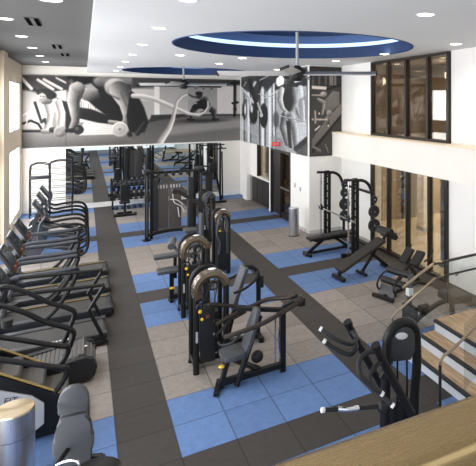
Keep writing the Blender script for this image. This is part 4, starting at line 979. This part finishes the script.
# --- knee raise station (foreground left, grey pads)
t = thing('knee_raise_station', 'foreground machine with tall grey back pad, rounded head pad and chrome bar', 'weight machine', (-.07, 4.62, 0), -.12)
o = MB().prism([(-.09, -.50), (.09, -.50), (.10, -.04), (.145, .06), (.145, .16), (.098, .25), (.098, .345), (-.098, .345), (-.098, .25), (-.145, .16), (-.145, .06), (-.10, -.04)], 'y', -.03, .03, bev=.022).build('back_pad', M['pad'], t); o.location = (0, 0, 1.125)
N = 10
o = MB().prism([(-.105, -.05)] + [(-.105 * math.cos(PI * k / N), .05 + .105 * math.sin(PI * k / N)) for k in range(N + 1)] + [(.105, -.05)], 'y', -.035, .035, bev=.022).build('head_pad', M['pad'], t); o.location = (0, 0, 1.54)
b = MB(); b.bar((0, .08, 0), (0, .08, 1.50), .05, .05); b.bar((-.35, .09, .04), (.35, .09, .04), .08, .08); b.bar((-.33, -.6, .04), (-.33, .4, .04), .07, .07); b.bar((.33, -.6, .04), (.33, .4, .04), .07, .07); b.bar((0, .07, 1.28), (0, .0, 1.28), .06, .04); b.build('frame', M['black'], t)
b = MB(); b.ell((.17, -.26, 1.13), (.19, .15, .05)); b.build('arm_pad', M['pad_dark'], t)
b = MB(); b.tube([(-.08, -.22, 1.23), (-.02, -.27, 1.27), (.05, -.31, 1.285), (.08, -.33, 1.26), (.08, -.33, 1.15)], .009, 8, sub=6); b.build('chrome_bar', M['chrome'], t)
b = MB(); b.bar((.02, .08, 1.05), (.20, .02, 1.05), .05, .05); b.bar((.20, .02, 1.05), (.20, -.30, 1.07), .05, .05); b.bar((-.08, -.22, 1.23), (-.02, .05, 1.2), .03, .03); b.build('arm_bracket', M['black'], t)

# --- steel bins
def bin_(loc, label, r=.175, h=.9):
    t = thing('waste_bin', label, 'bin', loc, group='stainless steel bins')
    MB().cyl((0, 0, 0.02), (0, 0, h * .72), r, n=48).build('body', M['can'], t)
    b = MB(); b.cyl((0, 0, h * .725), (0, 0, h - .015), r * 1.0, n=48); b.build('upper_band', M['can'], t)
    MB().cyl((0, 0, h - .015), (0, 0, h), r * .995, r * .96, n=48).build('lid', M['can_top'] if r > .16 else M['can'], t)
    MB().cyl((0, 0, 0), (0, 0, .03), r * .96, n=40).build('base', M['rubber'], t)
    return t
bin_((-.60, 6.08, 0), 'large brushed steel bin in the bottom left foreground beside the stair climber')
t = bin_((5.42, 13.95, 0), 'slim stainless steel bin standing far off beside the white column', .155, .83)

# --- treadmills ----------------------------------------------------
def make_treadmill():
    t = thing('treadmill', '', 'treadmill', (0, 0, 0))
    b = MB(); b.box((-.40, 0, .09), (1.70, .84, .12), bev=.02); b.build('deck_base', M['dark'], t)
    MB().box((-.42, 0, .158), (1.60, .54, .012)).build('running_belt', M['belt'], t)
    for s_ in (-1, 1):
        o = MB().box((-.38, s_ * .35, .165), (1.66, .13, .03), bev=.008).build('side_rail', M['mid'], t)
        if s_ == 1: MB().box((-.38, .275, .184), (1.56, .022, .010)).build('yellow_strip', M['yellow'], o)
    MB().cyl((.42, -.40, .10), (.42, .40, .10), .07, n=16).build('rear_roller', M['dark'], t)
    b = MB(); b.box((-1.42, 0, .18), (.46, .80, .26), bev=.08, seg=3); b.build('motor_cover', M['silver'], t)
    for s_ in (-1, 1):
        b = MB(); b.bar((-1.32, s_ * .42, .10), (-1.10, s_ * .42, 1.08), .09, .06); b.build('upright', M['black'], t)
        b = MB(); b.tube([(-1.22, s_ * .40, .93), (-1.0, s_ * .42, .98), (-.5, s_ * .42, .98), (-.12, s_ * .42, 1.0)], .038, 10); b.build('handrail', M['silver'], t)
        b = MB(); b.tube([(-.30, s_ * .42, .99), (-.10, s_ * .42, .97), (-.14, s_ * .42, .80), (-.26, s_ * .42, .56), (-.44, s_ * .42, .30), (-.60, s_ * .42, .16)], .036, 10); b.build('rear_support', M['black'], t)
    b = MB(); b.box((0, 0, 0), (.055, .62, .40), bev=.02, seg=3); c = b.build('console', M['dark'], t); c.location = (-1.16, 0, 1.24); c.rotation_euler = (0, -.55, 0)
    MB().box((.03, 0, .03), (.006, .44, .26)).build('screen', M['glass_dark'], c)
    b = MB(); b.box((-1.12, 0, 1.02), (.16, .84, .05), bev=.015); b.bar((-1.0, -.2, .98), (-1.0, .2, .98), .04, .04); b.build('console_bar', M['dark'], t)
    b = MB()
    b.cyl((-1.04, .16, 1.03), (-1.04, .16, 1.11), .028, n=12); b.cyl((-1.04, -.18, 1.03), (-1.04, -.18, 1.12), .035, n=12); b.build('cup_holder', M['orange'], t, label='orange cups in the console tray')
    return t
TM = make_treadmill(); TM.location = (0, 13.1, 0); TM['label'] = 'farthest of the flat belt treadmills by the windows'; TM['group'] = 'treadmills in a row by the windows'
dup(TM, (0, 11.9, 0), 0, 'second farthest flat belt treadmill by the windows', 'treadmills in a row by the windows')
dup(TM, (0, 10.75, 0), 0, 'third flat belt treadmill counted from the back of the row', 'treadmills in a row by the windows')

# treadmill D with full length rails and Z legs
t = thing('treadmill', 'treadmill with full length black handrails and bent rear legs, nearest of the flat belt ones', 'treadmill', (0, 9.62, 0))
MB().box((-.50, 0, .09), (1.66, .80, .12), bev=.02).build('deck_base', M['dark'], t); MB().box((-.50, 0, .158), (1.58, .54, .012)).build('running_belt', M['belt'], t)
for s_ in (-1, 1):
    MB().box((-.48, s_ * .34, .165), (1.62, .12, .03), bev=.008).build('side_rail', M['mid'], t)
    b = MB(); b.bar((.29, s_ * .42, .97), (.07, s_ * .42, .60), .075, .05); b.bar((.07, s_ * .42, .62), (.30, s_ * .42, .06), .075, .05); b.bar((-.1, s_ * .42, .06), (.34, s_ * .42, .06), .07, .07); b.build('rear_leg', M['black'], t)
    b = MB(); b.tube([(.29, s_ * .42, .98), (-.3, s_ * .42, 1.01), (-.93, s_ * .42, 1.05)], .03, 8); b.build('handrail', M['black'], t)
    b = MB(); b.bar((-1.42, s_ * .40, .1), (-1.15, s_ * .40, 1.15), .09, .06); b.build('upright', M['black'], t)
for k in range(6): MB().box((-.42 + k * .05, -.34, .1815), (.03, .03, .003)).build('white_mark', M['whiteprint'], t)
c = MB().box((0, 0, 0), (.055, .62, .40), bev=.02, seg=3).build('console', M['dark'], t); c.location = (-1.16, 0, 1.26); c.rotation_euler = (0, -.55, 0); MB().box((.03, 0, .03), (.006, .44, .26)).build('screen', M['glass_dark'], c)
MB().box((-1.48, 0, .18), (.40, .78, .26), bev=.08, seg=3).build('motor_cover', M['silver'], t); MB().bar((-1.1, -.42, 1.04), (-1.1, .42, 1.04), .1, .05).build('console_bar', M['dark'], t)

# --- cross trainers (far, with arched rear tubes)
def make_cross():
    t = thing('cross_trainer', '', 'cross trainer', (0, 0, 0))
    b = MB(); b.bar((-1.35, 0, .06), (.0, 0, .06), .10, .08); b.bar((-1.3, -.32, .04), (-1.3, .32, .04), .08, .07); b.bar((-.2, -.36, .04), (-.2, .36, .04), .08, .07); b.build('base_frame', M['black'], t)
    MB().cyl((-1.12, -.10, .34), (-1.12, .10, .34), .27, n=28).build('flywheel_cover', M['silver'], t)
    b = MB(); b.bar((-1.25, 0, .1), (-1.02, 0, 1.15), .10, .08); b.build('mast', M['dark'], t)
    c = MB().box((0, 0, 0), (.06, .58, .42), bev=.02, seg=3).build('console', M['dark'], t); c.location = (-.98, 0, 1.30); c.rotation_euler = (0, -.6, 0)
    MB().box((.03, 0, .02), (.006, .38, .24)).build('screen', M['glass_dark'], c)
    for s_ in (-1, 1):
        b = MB(); b.tube([(-.98, s_ * .12, 1.0), (-.78, s_ * .32, .84), (-.45, s_ * .36, .86), (-.15, s_ * .36, .86), (.04, s_ * .36, .74), (.10, s_ * .36, .45), (.06, s_ * .36, .15), (-.10, s_ * .36, .05), (-.35, s_ * .36, .05)], .034, 10, sub=4); b.build('handrail', M['black'], t)
        b = MB(); b.tube([(-1.05, s_ * .14, .35), (-.8, s_ * .15, .30), (-.3, s_ * .15, .18), (-.15, s_ * .15, .15)], .026, 8); b.box((-.42, s_ * .15, .25), (.36, .13, .04), rot=(0, .2, 0), bev=.01); b.build('pedal_arm', M['mid'], t)
        b = MB(); b.tube([(-1.0, s_ * .20, .45), (-.95, s_ * .25, .9), (-.84, s_ * .26, 1.1), (-.86, s_ * .22, 1.28)], .022, 8); b.build('moving_handle', M['silver'], t)
    b = MB(); b.cyl((-.90, .08, .95), (-.90, .08, 1.05), .035); b.build('cup_holder', M['orange'], t)
    return t
CR = make_cross(); CR.location = (0, 17.65, 0); CR['label'] = 'farthest cross trainer, in front of the wire rack'; CR['group'] = 'cross trainers behind the treadmills'
dup(CR, (0, 16.4, 0), 0, 'middle of the three cross trainers behind the treadmills', 'cross trainers behind the treadmills')
dup(CR, (0, 15.1, 0), 0, 'nearest cross trainer with arched tubes, just behind the farthest treadmill', 'cross trainers behind the treadmills')

# --- curved slat treadmill
t = thing('curved_treadmill', 'curved treadmill with ribbed slat belt, beside the stair climber', 'treadmill', (0, 8.42, 0))
Lp = []
for k in range(15):
    u = k / 14; x = -1.55 + 1.55 * u; z = .26 + .22 * (u - .48) ** 2 * 2.2 + (.0)
    Lp.append((x, z))
b = MB(); poly = Lp + [(.10, .26), (.12, .16), (.06, .06), (-1.5, .06), (-1.66, .2), (-1.66, .32)]
b.prism(poly, 'y', -.27, .27)
for k in range(14):
    (x0, z0), (x1, z1) = Lp[k], Lp[k + 1]
    for q in (0, .5):
        xa, za = x0 + (x1 - x0) * q, z0 + (z1 - z0) * q; b.bar((xa + .006, -.26, za + .006), (xa + .006, .26, za + .006), .042, .016, .003)
for k in range(5):
    a = -.2 + k * .42; b.bar((.0 + .13 * math.sin(a + .5), -.26, .20 + .13 * math.cos(a + .5)), (.0 + .13 * math.sin(a + .5), .26, .20 + .13 * math.cos(a + .5)), .05, .02, .003)
b.build('slat_belt', M['slat'], t)
for s_ in (-1, 1):
    b = MB(); b.prism([(-1.72, .05), (.06, .03), (.14, .08), (.17, .2), (.12, .32), (.0, .37), (-.75, .27), (-1.6, .44), (-1.72, .36)], 'y', s_ * .31 - .045, s_ * .31 + .045, bev=.015); b.build('side_cover', M['dark'], t)
    b = MB(); b.tube([(-1.5, s_ * .36, .3), (-1.25, s_ * .38, .9), (-1.05, s_ * .38, 1.30), (-.75, s_ * .38, 1.2), (-.45, s_ * .38, .98), (-.20, s_ * .38, .84), (-.12, s_ * .38, .74), (-.2, s_ * .38, .5), (-.28, s_ * .38, .3)], .034, 10); b.build('handrail', M['black'], t)
c = MB().box((0, 0, 0), (.05, .34, .24), bev=.02, seg=3).build('console', M['dark'], t); c.location = (-1.16, 0, 1.36); c.rotation_euler = (0, -.5, 0)
MB().bar((-1.12, -.38, 1.25), (-1.12, .38, 1.25), .05, .05).build('console_bar', M['black'], t)
for s_ in (-1, 1): MB().cyl((-.88, s_ * .30, .98), (-.88, s_ * .30, 1.08), .06, .07, n=16).build('cup_holder', M['rubber'], t)
MB().box((.02, 0, .375), (.05, .03, .01)).build('white_mark', M['whiteprint'], t)

# --- stair climber
t = thing('stair_climber', 'stair climbing machine with ribbed steps and gold edged black sides at left', 'stair climber', (-.3, 7.30, 0))
for s_ in (-1, 1):
    yy = s_ * .30
    b = MB(); b.prism([(.05, .03), (.08, .42), (.04, .48), (-.56, .88), (-1.35, 1.25), (-1.50, 1.15), (-1.50, .03)], 'y', yy - .03, yy + .03, bev=.01); o = b.build('side_panel', M['black'], t)
    b = MB(); b.bar((.06, yy, .49), (-.56, yy, .90), .05, .012); b.bar((-.56, yy, .90), (-1.36, yy, 1.27), .05, .012); b.build('gold_edge', M['yellow'], o, label='thin gold edge strip')
    b = MB(); b.tube([(.0, yy, .50), (.10, yy, .64), (.12, yy, .76), (.02, yy, .80), (-.4, yy, .98), (-.9, yy, 1.20), (-1.25, yy, 1.45)], .032, 10, sub=4); b.build('handrail', M['black'], t)
o = MB().prism([(-1.35, .12), (-.22, .12), (-.10, .2), (-.10, .44), (-.22, .56), (-.55, .72), (-1.35, .98)], 'y', -.365, -.335, bev=.012).build('name_panel', M['pale'], t, label='pale grey rounded side panel with lettering')
text_mesh('R FIT', .10, 'lettering', M['brownarm'], o, (-.46, -.37, .57), (PI / 2, .12, 0))
for k in range(5):
    x = .0 - .24 * k; z = .44 + .165 * k
    b = MB(); b.box((x, 0, z), (.24, .52, .04), bev=.006)
    for q in range(9): b.box((x - .11 + q * .027, 0, z + .022), (.014, .5, .008))
    b.box((x + .12, 0, z - .10), (.02, .52, .2)); b.build('step', M['slat'], t)
b = MB(); b.box((-1.42, 0, 1.5), (.07, .5, .34), rot=(0, -.4, 0), bev=.02); b.build('console', M['dark'], t)
b = MB(); b.bar((-1.45, -.2, 1.1), (-1.45, -.2, 1.45), .06, .06); b.bar((-1.45, .2, 1.1), (-1.45, .2, 1.45), .06, .06); b.build('mast', M['black'], t)
b = MB(); b.bar((.02, -.30, .04), (.34, -.30, .04), .04, .04); b.bar((.34, -.30, .04), (.12, -.30, .30), .03, .03); b.bar((.34, -.34, .02), (.34, .34, .02), .05, .03); b.build('entry_step_frame', M['black'], t)

# ------------------------------------------------------------------ stairs right
SY0, SY1 = 3.6, 6.30
steps = [(4.28, .17), (4.53, .34), (4.80, .51)]
wb = MB()
for k, (x, z) in enumerate(steps):
    x1 = steps[k + 1][0] + .02 if k < 2 else XR2
    wb.box(((x + x1) / 2, (SY0 + SY1) / 2, z - .02), (x1 - x, SY1 - SY0, .04))
t = thing('staircase', 'short flight of oak steps with black nosings at the right edge', 'stairs', (0, 0, 0))
for k, (x, z) in enumerate(steps):
    x1 = steps[k + 1][0] + .01 if k < 2 else XR2 - .02
    o = MB().box(((x + x1) / 2, (SY0 + SY1) / 2, z - .015), (x1 - x, SY1 - SY0, .03)).build('tread', M['oak'], t)
    MB().box((x + .02, (SY0 + SY1) / 2, z - .017), (.055, SY1 - SY0 + .004, .042), bev=.006).build('nosing', M['nosing'], o)
    MB().box((x + .03, (SY0 + SY1) / 2, z - .11), (.02, SY1 - SY0, .12 + .03)).build('riser', M['riser'], t)
wb.bm.free()
b = MB(); b.prism([(4.31, 0), (4.31, .14), (4.56, .14), (4.56, .31), (4.83, .31), (4.83, .48), (XR2 - .03, .48), (XR2 - .03, 0)], 'y', SY1 - .02, SY1 + .015); b.build('stringer', M['riser'], t)
# rails
def rail(label, y0, far):
    t = thing('stair_handrail', label, 'handrail', (0, y0, 0), group='stair handrails')
    return t
t = thing('stair_handrail', 'far stair railing with glass panel and two slanted metal rails', 'handrail', (0, 6.36, 0), group='stair handrails')
b = MB(); b.tube([(4.25, 0, 1.10), (4.55, 0, 1.25), (4.83, 0, 1.37), (5.0, 0, 1.38)], .022, 8, smooth=False); b.build('sloping_top_rail', M['rail_wood'], t)
b = MB(); b.tube([(4.83, 0, 1.37), (5.6, 0, 1.385), (6.85, 0, 1.385)], .024, 8, smooth=False); b.build('level_top_rail', M['rail_dark'], t)
b = MB(); b.tube([(4.02, -.05, .50), (4.01, -.05, .70), (4.10, -.05, .77), (4.83, -.05, 1.16), (5.0, -.05, 1.17)], .018, 8, smooth=False); b.build('sloping_grip_rail', M['rail_wood'], t)
b = MB(); b.tube([(4.83, -.05, 1.165), (6.85, -.05, 1.18)], .018, 8, smooth=False)
for x in (5.3, 5.8, 6.3): b.tube([(x, -.05, 1.16), (x, -.02, 1.11), (x, .01, 1.11)], .010, 6)
b.build('level_grip_rail', M['rail_dark'], t)
b = MB(); b.tube([(4.02, -.05, .70), (4.02, -.05, .02)], .018, 8); b.build('end_post', M['rail_dark'], t)
b = MB(); b.prism([(4.29, .18), (4.56, .33), (4.82, .50), (5.12, .50), (5.12, 1.36), (4.83, 1.35), (4.29, 1.08)], 'y', -.006, .006); b.build('glass_panel', M['glass_rail'], t)
b = MB(); b.prism([(5.14, .50), (6.85, .50), (6.85, 1.36), (5.14, 1.36)], 'y', -.006, .006); b.build('glass_panel', M['glass_rail'], t)
t = thing('stair_handrail', 'near stair railing with bent metal rail and glass at the right edge', 'handrail', (0, 4.95, 0), group='stair handrails')
b = MB(); b.tube([(3.87, 0, .02), (3.87, 0, .70), (3.93, 0, .76), (4.05, 0, .79), (4.45, 0, 1.0), (4.83, 0, 1.18), (6.0, 0, 1.18)], .019, 10, smooth=False); b.build('bent_rail', M['rail_wood'], t)
b = MB(); b.tube([(3.87, 0, .02), (3.87, 0, .66)], .0205, 10); b.build('end_post', M['rail_dark'], t)
b = MB(); b.prism([(4.30, .19), (4.56, .35), (4.82, .52), (5.8, .52), (5.8, 1.30), (4.83, 1.30), (4.30, 1.05)], 'y', .04, .05); b.build('glass_panel', M['glass_rail'], t)

# ------------------------------------------------------------------ light
w = bpy.data.worlds.new('world'); sc.world = w; w.use_nodes = True
bg = w.node_tree.nodes['Background']; bg.inputs['Color'].default_value = (.86, .93, 1, 1); bg.inputs['Strength'].default_value = 1.1
def area(loc, rot, sx, sy, e, col):
    l = bpy.data.lights.new('area', 'AREA'); l.shape = 'RECTANGLE'; l.size = sx; l.size_y = sy; l.energy = e; l.color = col
    o = bpy.data.objects.new('window_daylight_fill', l); COL.objects.link(o); o.location = loc; o.rotation_euler = rot; return o
for (a, c) in bays:  # lamps at the unseen bays are added fill, like those bays themselves
    if c - a > 2:
        for z0, z1 in ((.24, 2.47), (3.02, 4.65)):
            area((XL + .01, (a + c) / 2, (z0 + z1) / 2), (0, -PI / 2, 0), z1 - z0 - .1, c - a - .1, 85, (.96, .97, 1))
# ------------------------------------------------------------------ camera
cam = bpy.data.cameras.new('camera'); co = bpy.data.objects.new('camera', cam); COL.objects.link(co)
co.location = (0, 0, H); co.rotation_euler = (PI / 2, 0, -TH)
cam.sensor_fit = 'HORIZONTAL'; cam.sensor_width = 36; cam.lens = 495 / 476 * 36
cam.shift_x = -(373 - 238) / 476; cam.shift_y = -(233 - 103) / 476; cam.clip_start = .02
sc.camera = co
sc.view_settings.view_transform = 'Standard'; sc.view_settings.look = 'None'; sc.view_settings.exposure = .22
